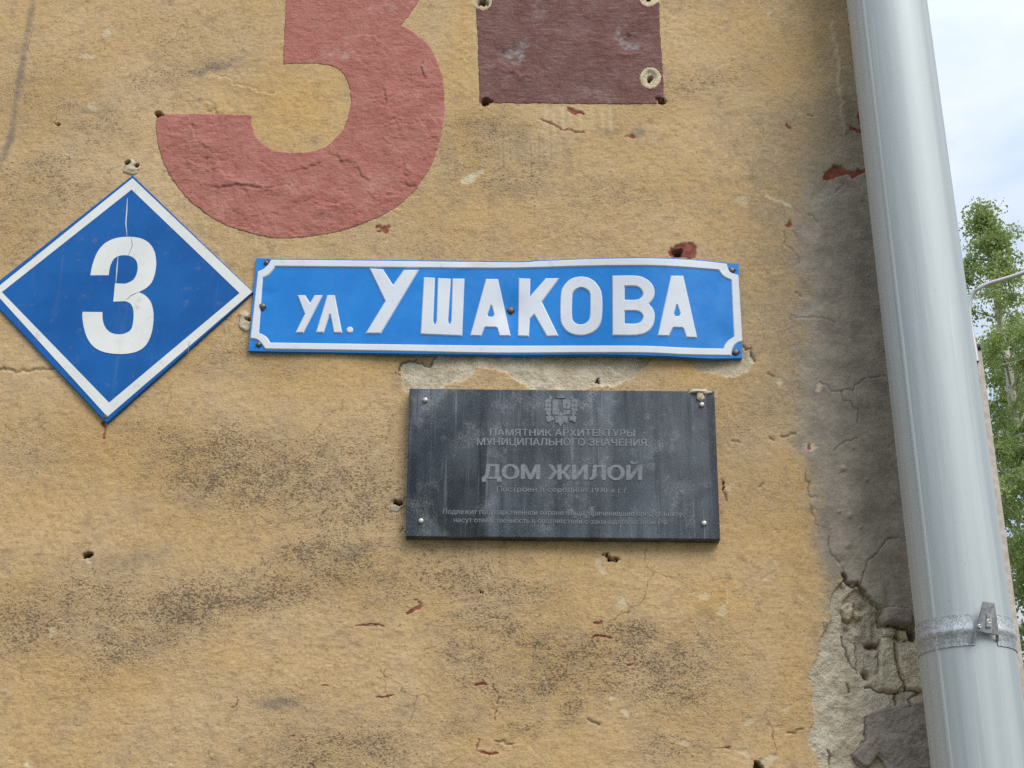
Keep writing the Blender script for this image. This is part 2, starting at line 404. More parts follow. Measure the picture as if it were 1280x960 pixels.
for L in ([(350, 285), (385, 295), (395, 315), (450, 328), (490, 345), (545, 350)], [(500, 605), (530, 625), (555, 645)], [(780, 585), (800, 600), (820, 608)], [(1000, 470), (1060, 465), (1110, 455)],
          [(410, 850), (450, 855), (480, 840)], [(650, 635), (715, 615)], [(330, 705), (420, 690), (520, 710)], [(1100, 240), (1115, 300)], [(865, 225), (895, 250)], [(960, 345), (975, 390), (950, 392)],
          [(1040, 690), (1080, 700)], [(740, 765), (780, 760)], [(240, 470), (255, 520)], [(280, 550), (300, 560)], [(690, 770), (740, 780), (790, 765)], [(1110, 460), (1125, 500)],
          [(860, 640), (885, 668)], [(350, 640), (372, 650)], [(905, 130), (935, 140)], [(1030, 620), (1045, 660)], [(560, 700), (620, 690)], [(210, 600), (260, 608)]): crack(zc(L), .7, .0016, .0030, .0, random.choice((1, 1, -1)))
crack([(-60, 461), (0, 462), (40, 463), (66, 462)], 1.2, .004, .001, .4)
for L in ([(975, 548), (985, 545), (994, 544)], [(962, 549), (968, 551)], [(915, 552), (925, 554)], [(950, 606), (955, 604)], [(958, 466), (966, 470)], [(1060, 30), (1066, 34)], [(985, 918), (1002, 912)], [(735, 900), (748, 906)],
          [(620, 925), (640, 930)], [(1010, 145), (1016, 146)], [(500, 665), (505, 660)]): crack(L, .9, .003, .001, .7)
for k in range(170):     # lifted edges of thick paint on the numeral
    a = random.uniform(-.6, 3.6); rr = random.uniform(70, 118); x = 372 + rr * 1.5 * math.cos(a); y = 165 + rr * 1.12 * math.sin(a); l = random.uniform(3, 14); t = random.gauss(0, .5)
    crack([(x, y), (x + l * .5, y + random.uniform(-2, 2)), (x + l * math.cos(t), y + l * math.sin(t))], .5, .0006, random.uniform(.0006, .0018), 0, random.choice((1, -1)))
for k in range(110):      # fine hair cracks and trowel nicks
    x, y = random.uniform(-60, 1000), random.uniform(-40, 1000); l = random.uniform(4, 16); a = random.gauss(0, .35)
    crack([(x, y), (x + l * math.cos(a), y + l * math.sin(a))], .45, .0008, .0003, random.uniform(.1, .7))

# --- places where the coat has come off
def peel(poly, depth, wob='V', soft=1.1, bare=1.0, rough=0.006):
    s, m = region(poly, wob, soft)
    if s is None: return
    rr = (fbm(X[s], Z[s], 60, 301, 4, .65) - .5) * rough + (fbm(X[s], Z[s], 18, 331, 3) - .5) * rough
    base = (n_big[s] - .5) * .010 - depth * (np.interp(PX[s] + n_edge[s] * 20, [1015, 1040, 1085], [.3, .5, 1.0]) if depth > .01 else 1.0) + rr
    H[s] = H[s] * (1 - m) + base * m
    A['bare'][s] = np.maximum(A['bare'][s], m * bare)
    for k in ('soot', 'speck', 'grime', 'ochre', 'dark'): A[k][s] *= 1 - m
BIG = zd([(215, 0), (232, 42), (290, 40), (330, 85), (375, 130), (405, 160), (412, 240), (470, 245), (540, 250), (600, 300), (700, 300), (760, 1500), (60, 1500), (110, 1100), (90, 960), (60, 880), (30, 830), (45, 770), (70, 720), (60, 640),
          (60, 560), (40, 515), (65, 460), (95, 400), (100, 330), (130, 270), (150, 220), (150, 120), (175, 60), (205, 40)])
peel(BIG, .013, 'V', 1.0, 1.0, .008)
# deeper core where the plaster has fallen out to the rubble
s, m = region(zd([(215, 130), (280, 60), (330, 90), (400, 170), (412, 250), (405, 320), (395, 400), (400, 480), (350, 515), (320, 505), (290, 440), (285, 330), (225, 300), (210, 230)]), 'V', 1.5)
H[s] -= m * (.005 + (fbm(X[s], Z[s], 45, 351, 5, .7) - .35) * .014); A['dark'][s] = np.maximum(A['dark'][s], m * .35 * sstep(.35, .65, fbm(X[s], Z[s], 40, 361, 4)))
for c, d_, k in (((375, 338), (30, 20), .03), ((340, 485), (20, 26), .03), ((315, 155), (18, 16), .01), ((385, 270), (16, 40), .012), ((235, 265), (22, 18), .008), ((570, 285), (22, 40), .03), ((490, 300), (14, 12), .012)):
    s, b = blob(1000 + c[0] / 4, 720 + c[1] / 4, d_[0] / 4, d_[1] / 4, 0, False); H[s] -= b * k * .6; A['dark'][s] = np.maximum(A['dark'][s], b * .4)
for L in ([(480, 330), (485, 420), (500, 480), (525, 520), (538, 570)], [(330, 550), (400, 570), (470, 578), (530, 560), (600, 575)], [(405, 310), (400, 400), (405, 470)], [(555, 640), (560, 600), (600, 580)], [(485, 580), (487, 640)],
          [(215, 310), (250, 430), (300, 470)], [(140, 870), (150, 940)], [(245, 540), (250, 580)], [(480, 260), (490, 300), (540, 330)]): crack(zd(L), 1.0, .006, .0015, .75)
for L, w, dp in (([(215, 5), (232, 42), (290, 40), (330, 85), (375, 130), (405, 160), (410, 235)], 1.5, .012), ([(415, 246), (470, 250), (540, 256), (575, 300)], 1.8, .012), ([(340, 335), (400, 342)], 2.6, .016), ([(325, 480), (345, 505)], 2.4, .016), ([(300, 470), (290, 420), (285, 335), (225, 310)], .9, .004),
                 ([(205, 175), (215, 215), (240, 228), (268, 212)], 1.0, .005), ([(412, 160), (470, 158), (552, 172), (556, 240)], .9, .006), ([(335, 700), (332, 800), (312, 850), (268, 890), (305, 950), (350, 960)], 1.0, .005), ([(395, 900), (430, 925), (455, 950)], 1.2, .006)):
    crack(zd(L), w * .8, dp * .6, 0, .7)
# strip under the street sign, and a small one by its right-hand end
zs = lambda L: conv(L, 480, 435, 2.667)
peel(zs([(45, 75), (60, 45), (120, 30), (150, 50), (175, 25), (330, 5), (600, 5), (900, 15), (880, 45), (850, 75), (820, 105), (780, 125), (690, 122), (660, 140), (500, 140), (440, 100), (400, 75), (310, 65), (290, 95), (215, 120), (180, 140), (110, 140), (70, 140)]), .005, 'V', 1.0, .95, .006)
peel(zs([(1020, 40), (1080, 10), (1190, 25), (1200, -10), (1225, 5), (1232, 50), (1210, 75), (1180, 95), (1110, 85), (1050, 75)]), .003, 'V', 1.0, .85, .004)
crack(zs([(48, 78), (60, 50), (110, 35), (135, 55), (150, 58), (170, 30)]), 1.2, .004, .003, .8)
crack(zs([(1195, -5), (1222, 5), (1230, 45)]), 1.0, .004, .001, .8)
# mortar round the left edge of the sign, the top of the diamond, the edge of the plaque
for c in [(309, 405, 7, 16, 0), (165, 208, 7, 10, 0), (498, 634, 9, 9, 0), (163, 216, 9, 5, 0)]:
    s, b = blob(*c); m = sstep(.35, .6, b); A['bare'][s] = np.maximum(A['bare'][s], m * .9); H[s] += m * .002
# --- thin flakes showing the older red wash
def flake(poly, depth=.002, pale=0):
    s, m = region(poly, 'V', .9)
    if s is None: return
    H[s] -= m * depth; A['red'][s] = np.maximum(A['red'][s], m)
    for k in ('soot', 'dark', 'speck', 'grime'): A[k][s] *= 1 - m
flake(zb([(246, 165), (262, 125), (300, 100), (350, 110), (370, 118), (410, 124), (475, 105), (475, 130), (420, 142), (385, 160), (375, 142), (330, 148), (275, 162)]), .004)
flake(zb([(78, 382), (95, 352), (110, 378), (95, 392)]))
flake(conv([(810, 95), (825, 68), (870, 53), (925, 50), (947, 80), (938, 120), (905, 126), (880, 118), (850, 118), (825, 125)], 620, 290, 3.765), .003)
def ring(cx, cy, r0, r1): return [(cx + r0 * math.cos(a), cy + r1 * math.sin(a)) for a in np.linspace(0, 2 * math.pi, 12)[:-1]]
for x, y, r in ((472, 283, 4), (480, 286, 6), (474, 290, 3), (485, 281, 3)): flake(ring(x, y, r, r * .7), .001)
for L, w in (([(444, 783), (465, 781), (482, 784)], 2.0), ([(495, 784), (501, 782)], 2), ([(508, 768), (518, 764), (527, 755), (519, 750)], 3), ([(596, 857), (608, 856)], 2.5), ([(616, 856), (622, 868), (620, 910)], 1.0),
             ([(595, 940), (600, 925)], 2), ([(598, 941), (621, 942)], 2.2), ([(897, 936), (912, 936)], 2), ([(277, 885), (295, 884)], 2), ([(277, 906), (290, 903)], 2), ([(296, 873), (296, 882)], 1.5), ([(458, 874), (490, 870)], 1.4),
             ([(365, 922), (382, 922), (380, 940), (366, 942)], 1.3), ([(404, 857), (410, 858)], 1.6), ([(740, 797), (762, 798)], 1.6), ([(785, 833), (792, 832)], 2), ([(390, 955), (394, 960)], 2), ([(744, 780), (752, 778)], 3), ([(675, 148), (700, 160), (730, 165)], 1.6),
             ([(708, 137), (728, 142)], 3), ([(775, 168), (790, 172)], 4), ([(131, 528), (131, 546)], 2.2), ([(820, 20), (830, 24)], 2), ([(983, 156), (985, 158)], 3), ([(902, 600), (906, 625)], 3), ([(1012, 555), (1013, 560)], 3.5), ([(493, 465), (499, 468)], 2),
             ([(1062, 160), (1072, 164)], 3), ([(1074, 140), (1076, 165)], 2.5)):
    s, b, d = stroke(L, w * .85); k = sstep(.3, .7, b * (.8 + n_edge[s] * 2.4)); A['red'][s] = np.maximum(A['red'][s], k * .95); H[s] -= k * .002
# --- pale chips and scratches
def chip(x, y, r, k=.8):
    s, b = blob(x, y, r, r * random.uniform(.5, 1), random.uniform(-40, 40)); b = b * (.75 + n_edge2[s] * 2.2); m = sstep(.35, .7, b)
    A['pale'][s] = np.maximum(A['pale'][s], m * k * .95); H[s] -= m * .001
for c in [(585, 222, 14, .9), (600, 214, 7, .7), (1012, 557, 7, 1), (545, 806, 6, .9), (519, 757, 6, .7), (600, 862, 5, .9), (765, 872, 6, .8), (780, 890, 7, .7), (795, 893, 5, .7), (855, 925, 9, .6), (930, 940, 12, .5), (960, 950, 14, .6), (880, 745, 12, .5), (905, 760, 8, .5),
          (110, 698, 8, .8), (498, 640, 8, .8), (750, 706, 9, .6), (775, 752, 8, .6), (940, 545, 5, .8), (938, 563, 4, .8), (410, 832, 6, .7), (405, 868, 5, .8), (40, 955, 5, 1), (215, 955, 4, .9), (160, 880, 3, .8), (133, 40, 9, .6), (108, 68, 9, .5), (115, 130, 8, .5), (88, 190, 8, .6),
          (280, 590, 10, .6), (330, 600, 8, .4), (62, 790, 12, .5), (80, 775, 9, .5), (1022, 484, 6, .7), (1052, 706, 6, .6), (975, 475, 6, .6), (930, 250, 12, .4), (912, 265, 5, .6), (960, 15, 5, .7), (1028, 85, 6, .5), (975, 700, 10, .4), (915, 605, 10, .4), (985, 885, 12, .5),
          (310, 410, 7, .8), (960, 720, 8, .5), (930, 900, 10, .5), (870, 800, 8, .4)]: chip(*c)
for k in range(60): chip(random.uniform(-60, 1000), random.uniform(-60, 1000), random.uniform(1.2, 2.6), random.uniform(.3, .8))
for k in range(60):
    x, y = random.choice(((random.uniform(285, 480), random.uniform(285, 322)), (random.uniform(230, 330), random.uniform(260, 345)), (random.uniform(240, 320), random.uniform(400, 450)), (random.uniform(0, 1000), random.uniform(0, 960))))
    l = random.uniform(5, 18); a = random.gauss(1.35, .35)
    s, b, _ = stroke([(x, y), (x + l * math.cos(a), y - l * math.sin(a))], .8, 'P'); A['pale'][s] = np.maximum(A['pale'][s], b * random.uniform(.3, .7))
s, b, _ = stroke([(960, 245), (978, 252), (988, 258)], 1.6); A['pale'][s] = np.maximum(A['pale'][s], b * .8)
s, b, _ = stroke([(1018, 640), (1010, 690), (1000, 710)], 2); H[s] += b * .001
# --- drilled holes; some in a ring of filler
def hole(x, y, r, depth=.025, plug=0, plugr=0):
    if plug:
        s, b = blob(x, y, plugr, plugr, 0, False); gx = np.hypot(VX[s] - x, VY[s] - y); m = sstep(plugr + 1, plugr - 1, gx)
        A['pale'][s] = np.maximum(A['pale'][s], m * plug); A['red'][s] *= 1 - m; H[s] += m * sstep(plugr * .5, plugr * .8, gx) * .0012 - m * sstep(plugr * .7, plugr * .5, gx) * .004
        A['bare'][s] = np.maximum(A['bare'][s], sstep(plugr * .75, plugr * .6, gx))
    s, b = blob(x, y, r * 2, r * 2, 0, False)
    d = np.hypot(VX[s] + n_edge2[s] * 7 - x, (VY[s] - y) * 1.1); m = sstep(r + .9, r - .9, d)
    H[s] -= m * depth; A['dark'][s] = np.maximum(A['dark'][s], m); A['pale'][s] *= 1 - m; A['red'][s] *= 1 - m
PLUGS = [(813, 98, 14), (604, 2, 12), (811, -3, 13)]
HOLES = [(110, 693, 4), (757, 695, 3), (763, 698, 3.4), (769, 700, 2.2), (747, 473, 3.2), (848, 316, 6), (163, 203, 2.8), (170, 208, 3), (608, 127, 4), (825, 127, 4.2), (497, 629, 3.8), (309, 399, 3), (196, 143, 3.5), (201, 143, 3), (72, 155, 2.6),
         (903, 604, 2.5), (905, 612, 2), (600, 741, 1.5), (605, 741, 1.5), (948, 960, 8)]
for x, y, r in ((1062, 645, 3), (1060, 682, 3.5), (1054, 586, 3.5), (1083, 600, 2.5), (1049, 640, 2), (1066, 560, 2.5), (1075, 660, 2)):      # grit standing out of the sooty coat
    s, b = blob(x, y, r, r, 0, False); H[s] += b * .004
for x, y, r in PLUGS: hole(x, y, 3.2 if y > 50 else 5, .025, .9, r)
for x, y, r in HOLES: hole(x, y, r, .012 if r < 3.3 else .022)

for x, y, rx, ry, a_, k in ((640, 72, 26, 17, 10, .007), (788, 50, 19, 15, 0, .007), (640, 92, 24, 5, 20, -.004), (788, 68, 20, 4, -5, -.0035), (700, 30, 60, 14, 5, .002), (745, 100, 20, 30, 30, .002)):     # hollows under the maroon paint
    s, b = blob(x, y, rx, ry, a_); H[s] -= b * k
H[:, -1] *= 0.2
def h_at(x, z):
    i = np.clip(np.searchsorted(XS, x) - 1, 0, len(XS) - 2); j = np.clip(np.searchsorted(ZS, z) - 1, 0, len(ZS) - 2)
    fx = (x - XS[i]) / (XS[i + 1] - XS[i]); fz = (z - ZS[j]) / (ZS[j + 1] - ZS[j])
    fx = np.clip(fx, 0, 1); fz = np.clip(fz, 0, 1)
    return (H[j, i] * (1 - fx) + H[j, i + 1] * fx) * (1 - fz) + (H[j + 1, i] * (1 - fx) + H[j + 1, i + 1] * fx) * fz

# --- wall material
def wall_material():
    M = Mat('old_ochre_stucco'); a = {k: M.attr(k) for k in A}
    patch = M.noise(3.0, 6, .6); streak = M.noise(1.0, 5, .65, (30, 30, 260)); fine = M.noise(320, 3, .7); med = M.noise(60, 5, .65)
    col = M.mix(M.rng(patch, .35, .68), lin(200, 167, 118), lin(208, 179, 139))
    col = M.mix(M.rng(M.noise(14, 5, .6), .46, .66, 0, .5), col, lin(184, 160, 130))
    col = M.mix(M.math('MULTIPLY', a['ochre'], .65), col, lin(208, 167, 104))
    col = M.mix(M.rng(M.math('ADD', a['grime'], M.math('MULTIPLY', M.math('SUBTRACT', med, .5), .5)), .12, .9, 0, .85), col, lin(136, 126, 112))
    col = M.mix(M.rng(streak, .52, .68, 0, .36), col, lin(120, 92, 62))
    grain = M.noise(210, 5, .75)
    col = M.mix(M.rng(grain, .53, .68, 0, .58), col, lin(116, 90, 62))
    col = M.mix(M.rng(grain, .31, .46, .5, 0), col, lin(228, 200, 154))
    col = M.mix(M.rng(M.noise(28, 5, .7), .52, .68, 0, .34), col, lin(146, 118, 84))
    # scabs where the top wash has come away, and where an older wash shows
    lowm = M.noise(4.5, 3, .5); scab = M.noise(42, 7, .72)
    col = M.mix(M.math('MULTIPLY', M.rng(scab, .615, .635), M.rng(lowm, .45, .60, 0, .7)), col, lin(222, 190, 138))
    col = M.mix(M.math('MULTIPLY', M.rng(M.noise(33, 7, .74), .625, .65), M.rng(M.noise(3.7, 3, .5), .50, .62, 0, .65)), col, lin(158, 142, 120))
    vo = M.n('ShaderNodeTexVoronoi', feature='DISTANCE_TO_EDGE'); M.l(M.mixv(M.co, 11, .05), vo.inputs[0]); vo.inputs['Scale'].default_value = 6.5
    hair = M.math('MULTIPLY', M.rng(vo.outputs['Distance'], .0025, .010, 1, 0), M.rng(M.noise(5.5, 4, .6), .52, .64))
    col = M.mix(M.math('MULTIPLY', hair, .6), col, lin(104, 84, 62))
    # dirt lodged in the pits of the rough stucco
    pit = M.noise(1.0, 4, .62, (205, 205, 270), .6)
    clump = M.rng(M.noise(1.0, 5, .68, (19, 19, 30), .8), .36, .60, .6, 1.06)
    thr = M.math('SUBTRACT', M.math('SUBTRACT', .695, M.math('MULTIPLY', M.math('SUBTRACT', M.noise(6, 4, .6), .4), .2)), M.math('MULTIPLY', M.math('MULTIPLY', a['speck'], clump), .195))
    pm = M.math('MULTIPLY', M.rng(M.math('SUBTRACT', pit, thr), -.01, .075), .64)
    col = M.mix(M.math('MULTIPLY', M.math('MULTIPLY', a['speck'], clump), .30), col, lin(148, 128, 106))
    col = M.mix(pm, col, lin(72, 60, 49))
    # soot
    sn = M.mix(M.rng(M.noise(22, 6, .65), .3, .7), lin(142, 132, 120), lin(178, 166, 151))
    sn = M.mix(M.rng(M.noise(55, 6, .72), .56, .66, 0, .4), sn, lin(178, 168, 154))
    sn = M.mix(M.rng(grain, .52, .70, 0, .45), sn, lin(86, 81, 75))
    sn = M.mix(M.rng(streak, .5, .75, 0, .35), sn, lin(100, 94, 88))
    col = M.mix(M.math('MULTIPLY', a['soot'], .93), col, sn)
    # bare lime plaster
    bn = M.mix(M.rng(M.noise(34, 6, .7), .3, .7), lin(192, 176, 150), lin(226, 213, 190))
    bn = M.mix(M.rng(M.noise(210, 4, .7), .56, .74, 0, .6), bn, lin(100, 90, 78))
    col = M.mix(a['bare'], col, bn)
    col = M.mix(a['pale'], col, M.mix(M.rng(med, .3, .7), lin(200, 182, 148), lin(226, 212, 184)))
    col = M.mix(a['red'], col, M.mix(M.rng(med, .35, .65), lin(124, 66, 54), lin(156, 94, 80)))
    col = M.mix(M.math('MULTIPLY', a['dark'], .78), col, lin(52, 46, 42))
    hgt = M.math('ADD', M.math('MULTIPLY', fine, .35), M.math('MULTIPLY', grain, .65))
    n1 = M.bump(hgt, .4, .004)
    n2 = M.bump(M.math('MULTIPLY', pit, M.math('ADD', .15, M.math('MULTIPLY', a['speck'], 1.0))), .7, .005, n1)
    n3 = M.bump(M.math('MULTIPLY', M.noise(150, 5, .7), a['bare']), .8, .006, n2)
    n4 = M.bump(streak, .18, .002, n3)
    return M.fin(col, .92, 0, .2, n4)
MAT_WALL = wall_material()

nr, nc = X.shape
idx = np.arange(nr * nc).reshape(nr, nc)
quads = np.stack([idx[:-1, :-1], idx[:-1, 1:], idx[1:, 1:], idx[1:, :-1]], -1).reshape(-1, 4)
wall_me = mesh_np('wall', np.stack([X, -H, Z], -1).reshape(-1, 3), quads, True)
for k, v in A.items():
    at = wall_me.attributes.new(k, 'FLOAT', 'POINT'); at.data.foreach_set('value', np.clip(v, 0, 1).astype(np.float32).ravel())
house = thing('residential_building', 'old ochre stucco house wall with peeling plaster at its corner', 'building', (CORNER_X - 4, 0, 0))
wall = link('wall', wall_me, MAT_WALL, house)

def plain_stucco():
    M = Mat('plain_stucco'); c = M.mix(M.rng(M.noise(3, 6, .6), .35, .65), lin(176, 146, 98), lin(194, 164, 114))
    c = M.mix(M.rng(M.noise(20, 6, .7), .55, .75, 0, .6), c, lin(120, 105, 85))
    return M.fin(c, .92, 0, .2, M.bump(M.noise(120, 5, .65), .5, .003))
MAT_PLAIN = plain_stucco()
link('side_wall', box_mesh('side_wall', (CORNER_X - .02, 0.004, 0), (CORNER_X - .0005, 12, 9)), MAT_PLAIN, house)
M = Mat('roof_sheet'); MAT_ROOF = M.fin(M.mix(M.noise(4, 5), lin(95, 80, 72), lin(120, 100, 90)), .6, .2)
link('roof', box_mesh('roof', (-9.3, -.45, 9.0), (CORNER_X + .5, 12.3, 9.22), .02), MAT_ROOF, house)

SMEAR = np.full(X.shape, .5, np.float32)      # worn pale above .5, older dark paint below
for c in [(640, 66, 20, 11, -10, .5), (662, 56, 8, 5, 0, .4), (790, 55, 14, 9, 30, .45), (775, 40, 6, 12, 0, .3), (640, 86, 26, 7, 20, -.45), (672, 80, 14, 8, 0, -.3), (790, 42, 10, 7, 0, -.5), (785, 66, 26, 4, -8, -.35), (640, 22, 14, 8, 0, -.3), (770, 95, 8, 14, -30, .2),
          (425, 66, 26, 8, 15, .45), (490, 10, 40, 8, 0, .35), (400, 28, 16, 10, 0, .3), (530, 72, 10, 20, 0, .3), (455, 82, 10, 5, 30, -.35), (370, 290, 60, 8, 0, -.25), (220, 200, 20, 40, 0, -.2), (500, 180, 30, 20, 0, .2), (260, 250, 40, 20, 30, .18)]:
    s, b = blob(*c[:5])
    if s is not None: SMEAR[s] += (b * (.7 + n_edge2[s] * 3.0) * c[5] * .8).astype(np.float32)
SMEAR = np.clip(SMEAR, 0, 1)
# --- layers lying on the wall: painted figures, loose pieces of coat
def layer(name, poly, thick, mat, parent, jitter=.7, extra=None, skirt=.003, holes=()):
    P = densify(poly, 3); ph = random.uniform(0, 99)
    ps = np.array(P); tt = np.arange(len(ps)) * .9
    ps = ps + np.stack([vnoise(tt, tt * 0 + ph, 5) - .5, vnoise(tt, tt * 0 + ph + 40, 6) - .5], 1) * 2 * jitter
    P = [tuple(q) for q in ps]
    s = win(*bbox(P), 4); r0, c0 = s[0].start, s[1].start
    px, py = PX[s], PY[s]
    qx = (px[:-1, :-1] + px[1:, 1:]) / 2; qy = (py[:-1, :-1] + py[1:, 1:]) / 2
    sel = inside(P, qx, qy)
    for (hx, hy, hr) in holes: sel &= np.hypot(qx - hx, qy - hy) > hr
    qr, qc = np.where(sel)
    n = px.shape[1]; vid = lambda r, c: r * n + c
    Q = np.stack([vid(qr, qc), vid(qr, qc + 1), vid(qr + 1, qc + 1), vid(qr + 1, qc)], -1)
    used, inv = np.unique(Q, return_inverse=True); Q = inv.reshape(-1, 4)
    vx = px.ravel()[used].copy(); vy = py.ravel()[used].copy()
    # boundary edges -> snap to the outline
    E = np.concatenate([Q[:, [0, 1]], Q[:, [1, 2]], Q[:, [2, 3]], Q[:, [3, 0]]])
    key = np.sort(E, 1); _, first, cnt = np.unique(key, axis=0, return_index=True, return_counts=True)
    be = E[first[cnt == 1]]; bv = np.unique(be)
    seg = np.array(P); nxt = np.roll(seg, -1, 0); dd = nxt - seg; L = (dd ** 2).sum(1) + 1e-9
    for b in bv:
        q = np.array([vx[b], vy[b]])
        t = np.clip(((q - seg) * dd).sum(1) / L, 0, 1); c = seg + dd * t[:, None]
        k = ((c - q) ** 2).sum(1).argmin()
        if np.hypot(*(c[k] - q)) < 2.4: vx[b], vy[b] = c[k]
    W = unproj(vx, vy); hh = h_at(W[:, 0], W[:, 2]) + thick
    if extra is not None: hh = hh + extra(W[:, 0], W[:, 2], vx, vy)
    V = np.stack([W[:, 0], -hh, W[:, 2]], -1)
    mp_ = -np.ones(len(V), int); mp_[bv] = np.arange(len(bv)) + len(V)
    low = V[bv].copy(); low[:, 1] += thick + skirt
    V = np.concatenate([V, low]); S = np.stack([be[:, 1], be[:, 0], mp_[be[:, 0]], mp_[be[:, 1]]], -1)
    me = mesh_np(name, V, np.concatenate([Q, S]), True)
    sm = SMEAR[s].ravel()[used]; at_ = me.attributes.new('smear', 'FLOAT', 'POINT'); at_.data.foreach_set('value', np.concatenate([sm, sm[bv]]).astype(np.float32))
    return link(name, me, mat, parent)

def paint_material(name, c1, c2, c3, dk, wear, pl, thin):
    M = Mat(name); st = M.noise(1.0, 6, .7, (25, 25, 190)); med = M.noise(18, 6, .65); grain = M.noise(190, 5, .75)
    c = M.mix(M.rng(med, .35, .65), lin(*c1), lin(*c2)); c = M.mix(M.rng(st, .50, .70, 0, .5), c, lin(*c3))
    c = M.mix(M.rng(M.noise(9, 6, .65), .56, .72, 0, wear), c, lin(*c3))
    c = M.mix(M.rng(grain, .54, .72, 0, .55), c, lin(*dk)); c = M.mix(M.rng(grain, .30, .45, .35, 0), c, lin(*c3))
    sm = M.attr('smear'); c = M.mix(M.rng(sm, .55, 1.0, 0, .8), c, lin(*pl)); c = M.mix(M.rng(sm, .45, 0.0, 0, .8), c, lin(*dk))
    c = M.mix(M.rng(M.noise(48, 7, .74), .665, .69, 0, .6), c, lin(*thin))
    n1 = M.bump(M.math('ADD', M.math('MULTIPLY', grain, .5), M.noise(70, 6, .68)), .7, .006)
    return M.fin(c, .85, 0, .25, M.bump(st, .5, .003, n1))
MAT_RED = paint_material('faded_red_wash', (176, 110, 99), (187, 123, 111), (204, 152, 138), (122, 68, 60), .5, (206, 172, 164), (200, 158, 128))
MAT_MAROON = paint_material('old_maroon_wash', (120, 82, 77), (132, 97, 92), (172, 150, 145), (98, 54, 50), .6, (178, 172, 172), (150, 122, 112))
THREE = conv([(106, 427, 1), (462, 431, 1), (466, 475), (485, 520), (525, 553), (590, 571), (650, 572), (715, 561), (770, 530), (810, 480), (832, 410), (835, 350), (822, 300), (795, 263), (750, 243), (690, 236), (582, 241, 1),
              (592, 10, 1), (594, -60, 1), (690, -63), (760, -80), (805, -120), (822, -180), (815, -240), (790, -290), (740, -325), (660, -340), (580, -325), (525, -290), (495, -240), (490, -200, 1), (150, -204, 1), (165, -300), (210, -400),
              (290, -490), (400, -555), (540, -590), (680, -590), (820, -560), (950, -500), (1050, -400), (1110, -280), (1130, -170), (1120, -80), (1095, -10), (1060, 50), (1022, 92, 1), (1080, 125), (1130, 175), (1168, 250), (1185, 330), (1185, 430),
              (1168, 530), (1130, 630), (1070, 720), (985, 790), (880, 840), (760, 875), (620, 893), (560, 895), (470, 880), (380, 850), (290, 800), (215, 735), (155, 655), (120, 570), (107, 490)], 160, 0, 3.0)
o = layer('painted_numeral', smooth_poly(THREE, 5), .0006, MAT_RED, house, .9)
o['label'] = 'large faded red numeral 3 painted on the stucco'
zm = lambda L: conv(L, 560, 0, 4.267)
o = layer('paint_patch', zm([(140, -470), (1112, -470), (1125, 0), (1130, 180), (1150, 460), (1155, 556), (1000, 556), (170, 548), (160, 250), (150, 0)]), .0006, MAT_MAROON, house, .8,
          holes=[(x, y, r * .95) for x, y, r in PLUGS] + [(608, 127, 4), (825, 127, 4.2)])
o['label'] = 'maroon painted rectangle with drilled plugged holes'

# loose pieces of plaster in the broken corner
def coat_material():
    M = Mat('sooty_coat'); c = M.mix(M.rng(M.noise(26, 6, .65), .3, .7), lin(138, 127, 117), lin(164, 153, 141))
    c = M.mix(M.rng(M.noise(160, 4, .7), .56, .75, 0, .5), c, lin(70, 64, 58))
    return M.fin(c, .92, 0, .2, M.bump(M.noise(140, 5, .65), .5, .003))
def lime_material():
    M = Mat('broken_lime_plaster'); c = M.mix(M.rng(M.noise(40, 6, .7), .3, .7), lin(192, 176, 148), lin(222, 208, 182))
    c = M.mix(M.rng(M.noise(210, 4, .7), .56, .74, 0, .6), c, lin(98, 88, 76))
    return M.fin(c, .93, 0, .2, M.bump(M.noise(130, 6, .7), .7, .005))
MAT_COAT, MAT_LIME = coat_material(), lime_material()
def lumpy(poly, amp, seed):
    def f(x, z, px, py):
        d = seg_dist(poly + [poly[0]], px, py)
        return sstep(0, 2.6, d) * amp + (fbm(x, z, 60, seed, 5, .72) - .5) * (.009 if amp > .0045 else .0012) * sstep(0, 4, d)
    return f
